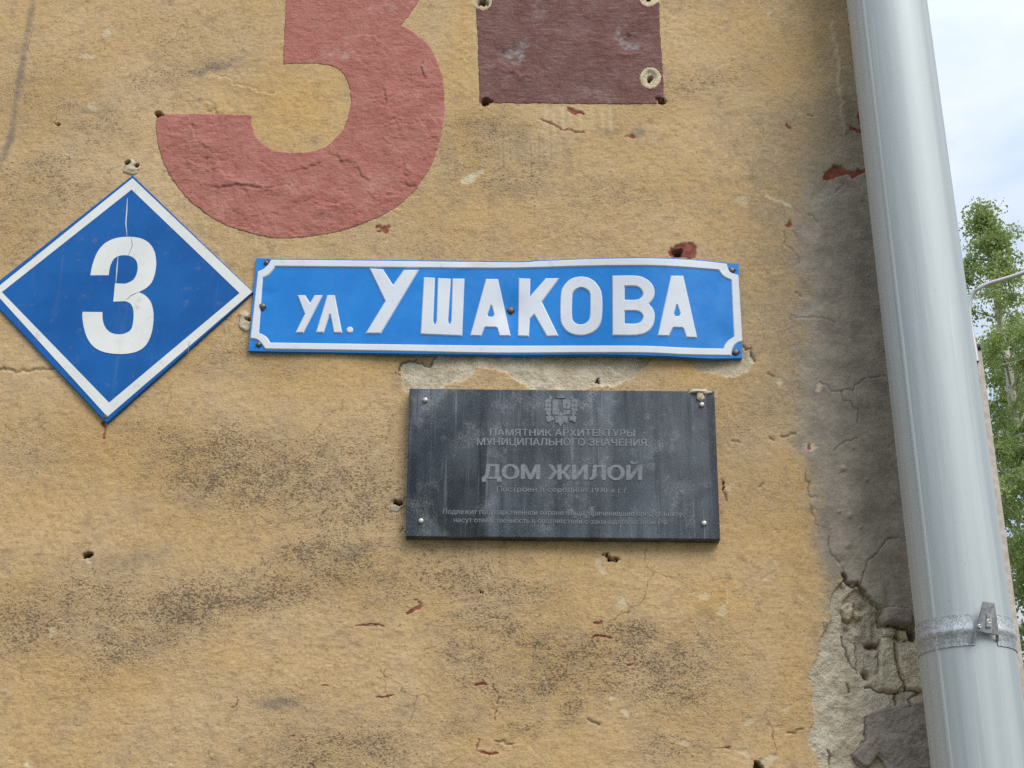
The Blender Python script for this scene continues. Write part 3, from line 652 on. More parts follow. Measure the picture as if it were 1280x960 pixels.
for k, (pl, th, mat, amp, lab) in enumerate([
        ([(205, 165), (215, 140), (245, 125), (272, 130), (278, 170), (265, 210), (240, 226), (215, 205)], .004, MAT_LIME, .008, 'pale rounded stone left in the broken plaster'),
        ([(412, 165), (480, 162), (550, 175), (553, 246), (470, 242), (415, 240)], .016, MAT_COAT, .004, 'squared scrap of sooty coat beside the downpipe'),
        ([(330, 690), (400, 665), (470, 650), (560, 630), (760, 600), (760, 1010), (450, 1010), (420, 925), (385, 900), (350, 955), (310, 945), (270, 905), (268, 885), (310, 850), (335, 810)], .012, MAT_COAT, .002, 'sheet of sooty coat still hanging over bare plaster'),
        ([(410, 305), (460, 300), (478, 330), (482, 420), (505, 490), (530, 535), (532, 562), (470, 574), (400, 560), (400, 500), (405, 400)], .003, MAT_LIME, .005, 'cracked upright lump of bare plaster'),
        ([(490, 335), (560, 315), (640, 330), (640, 560), (600, 570), (545, 560), (530, 510), (500, 450)], .003, MAT_LIME, .005, 'cracked lump of bare plaster against the downpipe'),
        ([(420, 245), (485, 250), (490, 290), (450, 300), (420, 290)], .004, MAT_LIME, .006, 'small lump of plaster under the squared scrap'),
        ([(498, 255), (545, 262), (550, 310), (515, 330), (495, 300)], .002, MAT_LIME, .006, None),
        ([(265, 165), (300, 175), (318, 195), (290, 208), (272, 195)], .004, MAT_LIME, .006, None),
        ([(220, 20), (232, 40), (222, 60), (205, 45)], .004, MAT_LIME, .004, None),
        ([(112, 225), (125, 215), (140, 235), (125, 262)], .003, MAT_LIME, .005, None)]):
    pp = zd(pl)
    o = layer('plaster_piece', pp, th, mat, house, 1.5 if mat is MAT_LIME else .9, lumpy(pp, amp, 400 + k), .012)
    if lab: o['label'] = lab

# =================================================================== flat shapes with a raised, rounded edge
def tri2d(loops):
    """triangulate loops (even-odd) -> verts, tris"""
    vs_, es = [], []
    for lp in loops:
        b = len(vs_); vs_ += [Vector((p[0], p[1])) for p in lp]
        es += [(b + i, b + (i + 1) % len(lp)) for i in range(len(lp))]
    ov, _, of, *_ = geometry.delaunay_2d_cdt(vs_, es, [], 0, 1e-5)
    ov = np.array([(v.x, v.y) for v in ov]); T = np.array([f for f in of if len(f) == 3])
    c = ov[T].mean(1); ins = np.zeros(len(T), bool)
    for lp in loops: ins ^= inside(lp, c[:, 0], c[:, 1])
    return ov, T[ins]
def emboss(name, loops, fn, rings, mat, parent, smooth=True):
    """loops in photo pixels; fn(px,py,h) -> 3D; rings = [(offset px, height m), ...] from the cap outward"""
    info = []
    for li, lp in enumerate(loops):
        p = np.array(lp); d = np.roll(p, -1, 0) - p; area = (p[:, 0] * np.roll(p[:, 1], -1) - p[:, 1] * np.roll(p[:, 0], -1)).sum()
        nrm = np.stack([d[:, 1], -d[:, 0]], 1); nrm /= np.linalg.norm(nrm, axis=1, keepdims=True) + 1e-9
        nv = nrm + np.roll(nrm, 1, 0); nv /= np.maximum(np.linalg.norm(nv, axis=1, keepdims=True) ** 2 / 2, .5)
        # outward from the material: away for the outer loop, into the hole for a hole
        depth_in = sum(bool(inside(q, p[:1, 0], p[:1, 1])[0]) for k, q in enumerate(loops) if k != li)
        info.append((p, nv * (1 if area > 0 else -1) * (1 if depth_in % 2 == 0 else -1)))
    ov, T = tri2d([[tuple(q) for q in p + nv * rings[0][0]] for p, nv in info])
    V = list(fn(ov[:, 0], ov[:, 1], np.full(len(ov), rings[0][1]))); Fc = [tuple(t) for t in T]
    for p, nv in info:
        n = len(p); base = None
        for off, h in rings:
            q = p + nv * off; b = len(V); V += list(fn(q[:, 0], q[:, 1], np.full(n, h)))
            if base is not None: Fc += [(base + i, base + (i + 1) % n, b + (i + 1) % n, b + i) for i in range(n)]
            base = b
    me = py_mesh(name, V, Fc, False)
    bm = bmesh.new(); bm.from_mesh(me); bmesh.ops.remove_doubles(bm, verts=bm.verts, dist=1e-6); bmesh.ops.recalc_face_normals(bm, faces=bm.faces)
    bm.to_mesh(me); bm.free()
    if smooth:
        for p_ in me.polygons: p_.use_smooth = True
        me.set_sharp_from_angle(angle=R(10))
    return link(name, me, mat, parent)
def plane_fn(depth):
    def fn(px, py, h):
        P = unproj(px, py, depth); P = P.copy(); P[:, 1] -= h; return P
    return fn
def domed(name, px, py, depth, r, h, mat, parent, hexa=False):
    b = unproj(px, py, depth)
    pr = [(r * 1.0, -.012), (r, 0), (r * .96, h * .5), (r * .75, h * .85), (r * .35, h), (0.0001, h)]
    return link(name, lathe(name, b, (0, -1, 0), pr, 6 if hexa else 14, not hexa), mat, parent)

def metal(name, c, rough, metallic=.8, dirt=(60, 55, 50)):
    M = Mat(name); k = M.noise(240, 4, .6)
    return M.fin(M.mix(M.rng(k, .45, .75, 0, .6), lin(*c), lin(*dirt)), rough, metallic, .5)
MAT_SCREW = metal('weathered_screw', (120, 112, 104), .5); MAT_BOLT = metal('plated_bolt', (205, 205, 195), .4, .5)

# =================================================================== DIAMOND HOUSE NUMBER
def enamel(name, c1, c2, rough, dirt, bumpd=.0006, spec=.4):
    M = Mat(name); c = M.mix(M.rng(M.noise(7, 5, .6), .35, .65), lin(*c1), lin(*c2))
    c = M.mix(M.rng(M.noise(45, 6, .7), .58, .76, 0, dirt * 1.6), c, lin(150, 140, 122))
    c = M.mix(M.rng(M.noise(26, 7, .75), .68, .70, 0, dirt), c, lin(112, 100, 90))
    c = M.mix(M.rng(M.noise(420, 3, .7), .68, .8, 0, dirt), c, lin(80, 74, 66))
    c = M.mix(M.rng(M.noise(1.0, 5, .6, (60, 60, 4)), .58, .8, 0, dirt * .5), c, lin(165, 160, 150))
    r = M.rng(M.noise(30, 5, .6), .3, .7, rough - .08, rough + .12)
    return M.fin(c, r, 0, spec, M.bump(M.noise(9, 4, .5), .5, bumpd * 4))
MAT_DBLUE = enamel('film_blue', (14, 88, 160), (24, 98, 172), .5, .2, .0006, .2)
MAT_DWHITE = enamel('film_white', (222, 224, 222), (232, 233, 231), .45, .22)
zq = lambda L: conv(L, 0, 180, 2.526)
DD = .007
dia = thing('house_number_sign', 'blue diamond house number plate with white 3 and border', 'number sign', tuple(unproj(133, 529, 0)))
def dfn(px, py, h):
    P = unproj(px, py, DD).copy(); P[:, 1] -= h + .0015 * np.sin((px + py) * .012); return P
emboss('plate', [densify(zq([(418, 97), (800, 468), (337, 882), (-52, 469)]), 12)], dfn, [(-.8, 0), (0, -.0008), (0, -.010)], MAT_DBLUE, dia)
emboss('border', [densify(zq([(418, 107), (797, 468), (340, 862), (-22, 463)]), 12), densify(zq([(415, 143), (757, 472), (345, 818), (5, 467)]), 12)], dfn, [(0, .0006), (.15, -.0004)], MAT_DWHITE, dia)
D3 = smooth_poly([(285, 414, 1), (292, 380), (305, 345), (325, 318), (350, 302), (380, 294), (415, 293), (445, 298), (470, 312), (487, 338), (493, 372), (490, 405), (480, 435), (462, 455), (438, 468, 1), (460, 480), (476, 500), (484, 530), (484, 565), (478, 600),
                  (465, 630), (445, 650), (415, 661), (375, 664), (330, 658), (298, 642), (277, 615), (265, 580), (260, 545), (261, 530, 1), (323, 531, 1), (325, 560), (335, 583), (352, 597), (375, 602), (398, 598), (415, 585), (421, 560), (422, 530), (415, 508),
                  (400, 498), (385, 497), (358, 498, 1), (363, 440, 1), (385, 441), (400, 440), (422, 428), (433, 405), (434, 380), (425, 362), (405, 352), (380, 352), (360, 362), (348, 385), (343, 414, 1)], 5)
emboss('numeral', [zq(D3)], dfn, [(0, .0006), (.15, -.0004)], MAT_DWHITE, dia)
M = Mat('scratch_white'); MAT_SCR = M.fin(lin(215, 215, 210), .6)
M = Mat('scratch_grey'); MAT_SCRG = M.fin(lin(130, 128, 124), .6)
def strip(name, pts, w, fn, h, mat, parent):
    p = np.array(pts); d = np.gradient(p, axis=0); nrm = np.stack([d[:, 1], -d[:, 0]], 1); nrm /= np.linalg.norm(nrm, axis=1, keepdims=True)
    ww = (w * np.sin(np.linspace(.25, math.pi - .25, len(p))))[:, None]
    lp = [tuple(q) for q in np.concatenate([p + nrm * ww, (p - nrm * ww)[::-1]])]
    return emboss(name, [lp], fn, [(0, h), (.05, h - .0006)], mat, parent, False)
strip('scratch', zq([(402, 170), (400, 210), (397, 250), (401, 290)]), .7, dfn, .0008, MAT_SCR, dia)
strip('scratch', zq([(373, 352), (369, 395), (366, 440)]), .7, dfn, .0008, MAT_SCR, dia)
strip('scratch', zq([(414, 294), (418, 320), (406, 352)]), .35, dfn, .0011, MAT_SCRG, dia)
strip('scratch', zq([(438, 468), (415, 478), (400, 492)]), .35, dfn, .0011, MAT_SCRG, dia)
strip('scratch', zq([(598, 625), (597, 645), (595, 660)]), .5, dfn, .0011, MAT_SCRG, dia)
domed('screw', 132.5, 521, DD, .005, .003, MAT_SCREW, dia)

# =================================================================== STREET NAME SIGN (stamped sheet, bulged at the right)
MAT_SBLUE = enamel('enamel_blue', (24, 124, 208), (34, 134, 218), .38, .08, .0012, .3)
MAT_SWHITE = enamel('enamel_white', (214, 220, 231), (222, 227, 236), .42, .3)
z2 = lambda L: conv(L, 300, 300, 3.765); z3 = lambda L: conv(L, 620, 290, 3.765)
TOPX = [320.5, 339, 470, 640, 726, 790, 840, 880, 908, 923.5]; TOPY = [322.5, 323.4, 324.8, 326.8, 323.6, 321.6, 322.2, 325.4, 328.6, 329.5]
BOTX = [310.5, 340, 640, 753, 832, 886, 928]; BOTY = [438.4, 439.2, 443.6, 442.8, 444.6, 448.0, 447.4]
def sbulge(px, py):
    t = np.clip((np.asarray(py, float) - 323) / 120, 0, 1)
    b = .020 * np.exp(-((px - 800) / 85) ** 2) * (1 - .75 * t) + .007 * np.exp(-((px - 810) / 60) ** 2) * t + .004 * np.exp(-((px - 500) / 110) ** 2)
    b = b - .006 * np.exp(-((px - 640) / 18) ** 2 - ((py - 388) / 20) ** 2) - .004 * np.exp(-((px - 334) / 7) ** 2 - ((py - 366) / 4) ** 2) + .0022 * np.sin(px * .035 + py * .02)
    cr_ = (px - 896) + (py - 380) * .20; b = b + .0022 * np.exp(-np.abs(cr_) / 7) - .002 * np.exp(-((px - 905) / 12) ** 2 - ((py - 420) / 14) ** 2) + .0016 * np.exp(-np.abs((px - 560) * .3 + (py - 340)) / 5) * (px < 640) * (px > 520)
    return .008 + b
def sfn(px, py, h):
    P = unproj(px, py, sbulge(px, py)).copy(); P[:, 1] -= h; return P
street = thing('street_name_sign', 'bent blue stamped street name plate with raised white lettering', 'street sign', tuple(unproj(620, 443, 0)))
NU, NV = 120, 22
u = np.linspace(0, 1, NU)
tx = 320.5 + u * 603; ty = np.interp(tx, TOPX, TOPY); bx_ = 310.5 + u * 617.5; by_ = np.interp(bx_, BOTX, BOTY)
ker = np.ones(5) / 5
for arr in (ty, by_): arr[3:-3] = np.convolve(np.pad(arr, 2, 'edge'), ker, 'valid')[3:-3]
V = []; Fc = []
for j in range(NV):
    t = j / (NV - 1); V += list(sfn(tx + (bx_ - tx) * t, ty + (by_ - ty) * t, np.zeros(NU)))
for j in range(NV - 1):
    for i in range(NU - 1): Fc.append((j * NU + i, j * NU + i + 1, (j + 1) * NU + i + 1, (j + 1) * NU + i))
rim = [i for i in range(NU)] + [j * NU + NU - 1 for j in range(1, NV)] + [(NV - 1) * NU + i for i in range(NU - 2, -1, -1)] + [j * NU for j in range(NV - 2, 0, -1)]
base = len(V)
for i in rim: V.append(V[i] + np.array([0, .0115, 0]))
for k in range(len(rim)): k2 = (k + 1) % len(rim); Fc.append((rim[k], rim[k2], base + k2, base + k))
me = py_mesh('plate', V, Fc, True); me.set_sharp_from_angle(angle=R(40))
link('plate', me, MAT_SBLUE, street)
topo = [(470, 326.6), (640, 328.6), (673, 327.2), (726, 325), (779, 323.7), (819, 323.7), (859, 325.4), (886, 327.7)]
bor_o = z2([(148, 95, 1)]) + topo + z3([(1085, 152, 1), (1092, 176), (1110, 195), (1140, 205, 1), (1158, 514, 1), (1130, 526), (1113, 548), (1105, 582, 1), (900, 579), (700, 570), (400, 569), (0, 571)]) + \
        z2([(700, 523), (122, 514, 1), (112, 502), (95, 480), (76, 468), (50, 464, 1), (85, 150, 1), (112, 138), (132, 118)])
bor_i = z2([(165, 125, 1), (700, 130), (1200, 134)]) + z3([(200, 168), (400, 162), (600, 159), (750, 160), (900, 168), (1048, 180, 1), (1066, 205), (1085, 218), (1108, 228, 1), (1120, 495, 1), (1095, 512), (1080, 530), (1070, 551, 1), (900, 547), (700, 538), (400, 537), (0, 537)]) + \
        z2([(700, 493), (140, 485, 1), (130, 465), (112, 450), (88, 440, 1), (106, 180, 1), (130, 168), (150, 148)])
EMB = [(-.75, .0026), (-.4, .0023), (0, .0013), (.5, .0002), (.6, -.002)]
emboss('border', [densify(smooth_poly(bor_o, 5), 5), densify(smooth_poly(bor_i, 5), 5)], sfn, EMB, MAT_SWHITE, street)
c1 = lambda L: [p + (1,) for p in L]
def ell(cx, cy, rx, ry, n=20): return [(cx + rx * math.cos(a), cy + ry * math.sin(a)) for a in np.linspace(0, 2 * math.pi, n + 1)[:-1]]
LET = [[z2([(272, 262), (306, 262), (330, 300), (352, 262), (388, 262), (298, 437), (263, 437), (306, 350)])],
       [z2([(412, 262), (445, 262), (479, 437), (443, 437), (427, 352), (420, 352), (393, 436), (359, 436)])],
       [z2(ell(517, 424, 14, 14, 14))],
       [z2([(611, 136), (672, 140), (720, 215), (772, 143), (840, 143), (662, 440), (593, 440), (685, 290)])],
       [z2([(866, 178), (916, 180), (908, 380), (912, 398), (921, 398), (926, 382), (932, 182), (991, 184), (978, 380), (982, 397), (990, 397), (995, 382), (1001, 184), (1055, 184), (1044, 452), (851, 444)])],
       [z2([(1158, 186), (1213, 186), (1272, 452), (1222, 452), (1212, 418), (1205, 412), (1155, 411), (1148, 417), (1135, 452), (1085, 450)]), z2([(1180, 308), (1186, 312), (1197, 352), (1191, 364), (1168, 362), (1163, 352)])],
       [z3([(108, 220), (160, 222), (158, 308), (235, 220), (296, 220), (214, 330), (292, 490), (240, 492), (180, 388), (158, 410), (153, 492), (104, 490)])],
       [smooth_poly(z3([(400, 212), (445, 222), (480, 255), (497, 300), (497, 400), (480, 450), (445, 478), (398, 488), (350, 478), (318, 450), (304, 405), (306, 295), (322, 252), (355, 222)]), 4),
        smooth_poly(z3([(401, 262), (425, 270), (440, 285), (444, 310), (443, 390), (436, 418), (420, 432), (398, 437), (376, 432), (361, 418), (356, 390), (357, 310), (362, 285), (378, 270)]), 4)],
       [smooth_poly(z3([(548, 208, 1), (660, 208), (705, 222), (735, 250), (745, 285), (738, 315), (718, 340, 1), (738, 365), (746, 400), (735, 445), (705, 475), (655, 487), (549, 487, 1)]), 4),
        smooth_poly(z3([(604, 256, 1), (655, 256), (680, 268), (692, 290), (684, 310), (660, 321), (604, 321, 1)]), 4), smooth_poly(z3([(604, 372, 1), (660, 372), (684, 383), (693, 402), (684, 422), (660, 433), (604, 433, 1)]), 4)],
       [z3([(824, 208), (880, 208), (945, 498), (896, 496), (884, 458), (876, 451), (836, 450), (829, 455), (812, 490), (762, 488)]), z3([(848, 343), (855, 346), (868, 385), (862, 398), (843, 398), (836, 385)])]]
for L in LET: emboss('letter', [densify(l, 4) for l in L], sfn, EMB, MAT_SWHITE, street)
M = Mat('rust_bleed'); MAT_RUST = M.fin(M.mix(M.rng(M.noise(160, 5, .7), .4, .6), lin(40, 46, 62), lin(84, 66, 54)), .85)
for x, y, w_, h_ in ((328.3, 384, 4.2, 3.6), (334, 328.6, 4.4, 3.4), (323.4, 431, 4, 3.4), (638.5, 388.8, 4.6, 4.8), (915, 338, 4.6, 4), (919.8, 440.6, 5, 4.2)):
    emboss('rust_stain', [[(x + w_ * (1 + random.uniform(-.3, .25)) * math.cos(a), y + h_ * (1 + random.uniform(-.3, .25)) * math.sin(a)) for a in np.linspace(0, 6.283, 15)[:-1]]], sfn, [(0, .0026 if 326 < x < 330 else .0006), (.2, -.0006)], MAT_RUST, street)
for x, y, r in ((327.9, 382.9, .0068), (333, 328.5, .005), (323.4, 430.5, .0055), (638, 387.8, .0072), (914.8, 337.8, .0062), (919.6, 440.2, .0068)):
    domed('screw', x, y, float(sbulge(np.array(x), np.array(y))) + .0005, r, .004, MAT_SCREW, street)

# =================================================================== STONE PLAQUE
def granite():
    M = Mat('dull_black_stone'); v = M.noise(1.0, 6, .65, (34, 34, 2.2)); v2 = M.noise(1.0, 5, .6, (120, 120, 3.5)); g = M.noise(330, 4, .75); cl = M.noise(9, 6, .6)
    c = M.mix(M.rng(cl, .35, .7), lin(52, 59, 67), lin(88, 95, 103))
    c = M.mix(M.rng(v, .46, .66, 0, .85), c, lin(38, 44, 54)); c = M.mix(M.math('MULTIPLY', M.rng(v2, .54, .74, 0, .75), M.rng(M.noise(6, 4, .6), .40, .62)), c, lin(128, 134, 140))
    c = M.mix(M.rng(g, .52, .70, 0, .65), c, lin(122, 128, 134)); c = M.mix(M.rng(g, .32, .47, .7, 0), c, lin(36, 41, 49))
    c = M.mix(M.rng(M.noise(48, 6, .75), .62, .74, 0, .7), c, lin(150, 150, 148))
    c = M.mix(M.math('MULTIPLY', M.rng(M.noise(17, 7, .72), .50, .68, 0, .7), M.rng(g, .40, .60)), c, lin(142, 145, 148))
    return M.fin(c, M.rng(cl, .3, .7, .46, .66), 0, .35, M.bump(g, .15, .0008))
MAT_STONE = granite()
def etched():
    M = Mat('etched_grey'); c = M.mix(M.rng(M.noise(160, 4, .7), .35, .65), lin(112, 117, 122), lin(138, 142, 146))
    c = M.mix(M.rng(M.noise(1.0, 5, .6, (60, 60, 8)), .52, .70, 0, .5), c, lin(84, 91, 99))
    return M.fin(c, .7, 0, .3)
def etched_faint():
    M = Mat('etched_worn'); c = M.mix(M.rng(M.noise(160, 4, .7), .35, .65), lin(108, 114, 120), lin(130, 135, 140))
    c = M.mix(M.rng(M.noise(1.0, 5, .6, (60, 60, 12)), .54, .70, 0, .35), c, lin(78, 85, 93))
    return M.fin(c, .7, 0, .3)
MAT_ETCH, MAT_ETCH2 = etched(), etched_faint()
z4 = lambda L: conv(L, 490, 470, 2.977)
PD = .024
plaque = thing('memorial_plaque', 'dusty black stone plaque with etched inscription and four bolts', 'plaque', tuple(unproj(704, 676, 0)))
pfn = plane_fn(PD)
emboss('slab', [densify(z4([(65, 46), (1200, 56), (1222, 608), (50, 597)]), 15)], pfn, [(-1.0, 0), (-.3, -.0006), (0, -.0022), (.1, -.034)], MAT_STONE, plaque)
for x, y in ((124, 90), (1153, 108), (1161, 549), (108, 540)):
    q = z4([(x, y)])[0]; domed('bolt', q[0], q[1], PD, .0058, .005, MAT_BOLT, plaque, True)
def text_line(txt, x0, x1, y0, y1, tilt, mat, name, bold=.02, per_letter=False, base_only=None):
    """text fitted into a box of zoom coordinates; y0 = cap top, y1 = baseline"""
    def mesh_of(s):
        cu = bpy.data.curves.new('t', 'FONT'); cu.body = s; cu.size = 1; cu.resolution_u = 3; cu.fill_mode = 'NONE'
        ob = bpy.data.objects.new('t', cu); COL.objects.link(ob); bpy.context.view_layer.update()
        me_ = bpy.data.meshes.new_from_object(ob.evaluated_get(bpy.context.evaluated_depsgraph_get()))
        co = np.array([v.co[:2] for v in me_.vertices]); nx = {e.vertices[0]: e.vertices[1] for e in me_.edges}; ed = [tuple(e.vertices) for e in me_.edges]
        bpy.data.objects.remove(ob); bpy.data.curves.remove(cu); bpy.data.meshes.remove(me_)
        adj = {}
        for a, b in ed: adj.setdefault(a, []).append(b); adj.setdefault(b, []).append(a)
        seen = set(); loops = []
        for st in range(len(co)):
            if st in seen or st not in adj: continue
            lp = [st]; seen.add(st); cur = st + 1 if st + 1 in adj[st] else adj[st][0]
            while cur not in seen:
                lp.append(cur); seen.add(cur); nb = [q for q in adj[cur] if q not in seen]
                if not nb: break
                cur = nb[0]
            if len(lp) > 2: loops.append(co[lp])
        vs_, es = [], []
        for lp in loops:
            b = len(vs_); vs_ += [Vector(p) for p in lp]; es += [(b + k, b + (k + 1) % len(lp)) for k in range(len(lp))]
        ov, _, of, *_ = geometry.delaunay_2d_cdt(vs_, es, [], 0, 1e-6)
        ov = np.array([(v.x, v.y) for v in ov]); T = np.array([f for f in of if len(f) == 3]); c = ov[T].mean(1); wnd = np.zeros(len(T))
        for lp in loops:
            for (ax, ay), (bx, by) in zip(lp, np.roll(lp, -1, 0)):
                if ay == by: continue
                left = (bx - ax) * (c[:, 1] - ay) - (c[:, 0] - ax) * (by - ay)
                wnd += ((ay <= c[:, 1]) & (by > c[:, 1]) & (left > 0)).astype(int) - ((ay > c[:, 1]) & (by <= c[:, 1]) & (left < 0)).astype(int)
        return ov, [tuple(t) for t in T[np.abs(wnd) > .5]]
    co, fs = mesh_of(txt)
    cap, _ = mesh_of('Н'); ch = cap[:, 1].max() - cap[:, 1].min(); cb = cap[:, 1].min()
    sx = (x1 - x0) / (co[:, 0].max() - co[:, 0].min()); sy = (y1 - y0) / ch; xm = co[:, 0].min()
    n0 = len(co); C, FS, HH = [], [], []      # heavy strokes: the outline laid over itself, each a hair higher
    for k, (dx, dy) in enumerate([(0, 0), (1, 0), (-1, 0), (0, .5), (0, -.5), (.6, .4), (-.6, -.4)]):
        C.append(co + np.array([dx, dy]) * bold); FS += [tuple(q + k * n0 for q in f) for f in fs]; HH.append(np.full(n0, .0005 + .00004 * k))
    co = np.concatenate(C); fs = FS; HH = np.concatenate(HH)
    zx = x0 + (co[:, 0] - xm) * sx; zy = y1 - (co[:, 1] - cb) * sy + (zx - x0) * tilt
    px = 490 + zx / 2.977; py = 470 + zy / 2.977
    P = pfn(px, py, HH)
    if not per_letter:
        return [link(name, py_mesh(name, P, fs), mat, plaque)]
    # split into letters by gaps in x
    order = np.argsort(co[:, 0]); par = list(range(len(co)))
    def find(a):
        while par[a] != a: par[a] = par[par[a]]; a = par[a]
        return a
    for f in fs:
        for b in f[1:]: par[find(f[0])] = find(b)
    isl = {}
    for i in range(len(co)): isl.setdefault(find(i), []).append(i)
    spans = sorted([(co[v, 0].min(), co[v, 0].max(), v) for v in isl.values()], key=lambda q: q[0]); outl = []
    for a, b, v in spans:
        if outl and a < outl[-1][1] - .15: outl[-1][1] = max(outl[-1][1], b); outl[-1][2] += v
        else: outl.append([a, b, list(v)])
    res = []
    for a, b, v in outl:
        mpd = {k: i for i, k in enumerate(v)}; sv = set(v)
        res.append(link(name, py_mesh(name, P[v], [tuple(mpd[k] for k in f) for f in fs if f[0] in sv]), mat, plaque))
    return res
TL = .010
text_line('ПАМЯТНИК АРХИТЕКТУРЫ', 365, 903, 197, 222, TL * .5, MAT_ETCH, 'inscription', .03)
text_line('МУНИЦИПАЛЬНОГО ЗНАЧЕНИЯ', 317, 947, 231, 257, TL * .6, MAT_ETCH, 'inscription', .03)
text_line('ДОМ ЖИЛОЙ', 338, 927, 329, 382, TL * .8, MAT_ETCH, 'letter', .045, True)
text_line('Построен в середине 1930-х г.г.', 390, 880, 411, 430, TL, MAT_ETCH2, 'inscription', .02)
text_line('Подлежит государственной охране. Лица, причинившие вред объекту,', 190, 1085, 494, 513, TL * 1.2, MAT_ETCH2, 'inscription', .02)
text_line('несут ответственность в соответствии с законодательством РФ.', 230, 1030, 526, 544, TL * 1.2, MAT_ETCH2, 'inscription', .02)
# the coat of arms: shield, leaves at its sides, ribbon
z8 = lambda L: conv(L, 660, 480, 16)
class Flat:
    k = 0
    def __call__(s): s.k += 1; return [(0, .0006 + s.k * .00003), (.05, -.0004)]
flat_ = Flat()
emb = emboss('shield', [z8([(492, 312), (612, 312), (606, 470), (640, 520), (600, 590), (660, 560), (690, 600), (720, 560), (700, 520), (836, 518), (836, 606), (760, 612), (664, 640), (570, 612), (492, 606)])], pfn, flat_(), MAT_ETCH, plaque)
emboss('shield_quarter', [z8([(692, 312), (836, 312), (836, 500), (720, 500), (700, 470)]), z8([(755, 400), (785, 400), (785, 470), (755, 470)])], pfn, flat_(), MAT_ETCH, plaque)
emboss('shield_quarter', [z8([(625, 330), (650, 330), (648, 500), (632, 480)])], pfn, flat_(), MAT_ETCH2, plaque)
for cx_, cy_, an in ((450, 268, -30), (375, 345, 20), (372, 425, 25), (370, 510, 30), (432, 340, -10), (430, 430, 0), (432, 520, 10), (425, 590, 20), (400, 580, 40)):
    for mir in (0, 1):
        ex = 1330 - cx_ if mir else cx_; aa = R(-an if mir else an)
        lf = [(t, 34 * max(math.sin(math.pi * (t + 52) / 104), 0.0) ** .8 * (1 if k == 0 else -1)) for k in (0, 1) for t in (np.linspace(-52, 52, 7) if k == 0 else np.linspace(52, -52, 7)[1:-1])]
        emboss('leaf', [z8([(ex + w * math.cos(aa) - t * math.sin(aa), cy_ + t * math.cos(aa) + w * math.sin(aa)) for t, w in lf])], pfn, flat_(), MAT_ETCH if not mir else MAT_ETCH2, plaque)
emboss('ribbon', [z8([(360, 650), (420, 625), (500, 660), (525, 720), (470, 735), (425, 765), (375, 750)])], pfn, flat_(), MAT_ETCH, plaque)
emboss('ribbon', [z8([(535, 655), (600, 630), (664, 655), (730, 630), (800, 655), (800, 740), (770, 800), (735, 755), (690, 790), (650, 850), (610, 790), (560, 775)])], pfn, flat_(), MAT_ETCH, plaque)
emboss('ribbon', [z8([(832, 660), (910, 625), (970, 650), (955, 740), (935, 775), (890, 745), (835, 735)])], pfn, flat_(), MAT_ETCH, plaque)
emboss('crown', [z8([(560, 230), (585, 285), (745, 285), (770, 230), (720, 255), (664, 205), (610, 255)])], pfn, flat_(), MAT_ETCH2, plaque)
# lump of mortar run down over the plaque's corner
def lump(name, c, r, mat, parent, seed, amp=.25):
    bm = bmesh.new(); bmesh.ops.create_icosphere(bm, subdivisions=3, radius=1)
    for v in bm.verts:
        k = 1 + amp * (vnoise(np.array([v.co.x * 2.2 + v.co.y * 1.3 + 9]), np.array([v.co.z * 2.2 + v.co.y * .7 + 9]), seed)[0] - .5) * 2
        v.co = Vector((c[0] + v.co.x * r[0] * k, c[1] + v.co.y * r[1] * k, c[2] + v.co.z * r[2] * k))
    me_ = bpy.data.meshes.new(name); bm.to_mesh(me_); bm.free()
    for p in me_.polygons: p.use_smooth = True
    return link(name, me_, mat, parent)
q = unproj(876, 490, PD - .002); lump('mortar_drip', q, (.022, .007, .006), MAT_LIME, plaque, 1, .5)
q = unproj(875.5, 495.5, PD); lump('mortar_drip', q, (.007, .005, .011), MAT_LIME, plaque, 2, .4)

# =================================================================== DOWNPIPE
STAND = .135
PT = unproj(1108, 0, STAND); PB = unproj(1205.5, 790, STAND)
pd_ = (PT - PB) / np.linalg.norm(PT - PB)
wpx = 111.0
PR = wpx * .5 * float(np.linalg.norm(PB - CAM)) / FPX * float(1 / math.hypot(1, .15))
def on_axis(z): return PB + pd_ * ((z - PB[2]) / pd_[2])
def zinc(name, c1, c2, rough, spang, metal_=.6):
    M = Mat(name); v = M.noise(1.0, 6, .6, (38, 38, .8)); v2 = M.noise(1.0, 4, .6, (150, 150, 3)); d = M.noise(26, 6, .7)
    c = M.mix(M.rng(v, .35, .65), lin(*c1), lin(*c2)); c = M.mix(M.rng(v2, .55, .8, 0, .3), c, lin(226, 232, 234)); c = M.mix(M.rng(d, .66, .8, 0, .25), c, lin(120, 122, 122))
    c = M.mix(M.rng(M.noise(1.0, 6, .7, (60, 60, 2.5)), .60, .78, 0, .35), c, lin(132, 132, 128)); c = M.mix(M.rng(M.noise(70, 6, .75), .68, .72, 0, .5), c, lin(108, 106, 102))
    nrm = M.bump(M.noise(1.0, 4, .55, (12, 12, 2.2)), .35, .005)
    if spang:
        sp = M.n('ShaderNodeTexVoronoi'); M.l(M.co, sp.inputs[0]); sp.inputs['Scale'].default_value = spang
        c = M.mix(M.rng(sp.outputs['Color'], .2, .9, 0, .7), c, lin(118, 124, 130))
    return M.fin(c, M.rng(v, .3, .7, rough - .05, rough + .08), metal_, .5, nrm)
MAT_PIPE = zinc('galvanised_pipe', (176, 183, 185), (190, 196, 197), .6, 0, .34)
MAT_BAND = zinc('spangled_zinc', (180, 185, 188), (204, 208, 210), .55, 380, .4)
MAT_BRKT = zinc('dull_zinc', (160, 160, 162), (182, 182, 184), .55, 160)
pipe = thing('downpipe', 'grey galvanised round downpipe at the corner of the house', 'downpipe', tuple(on_axis(.12)))
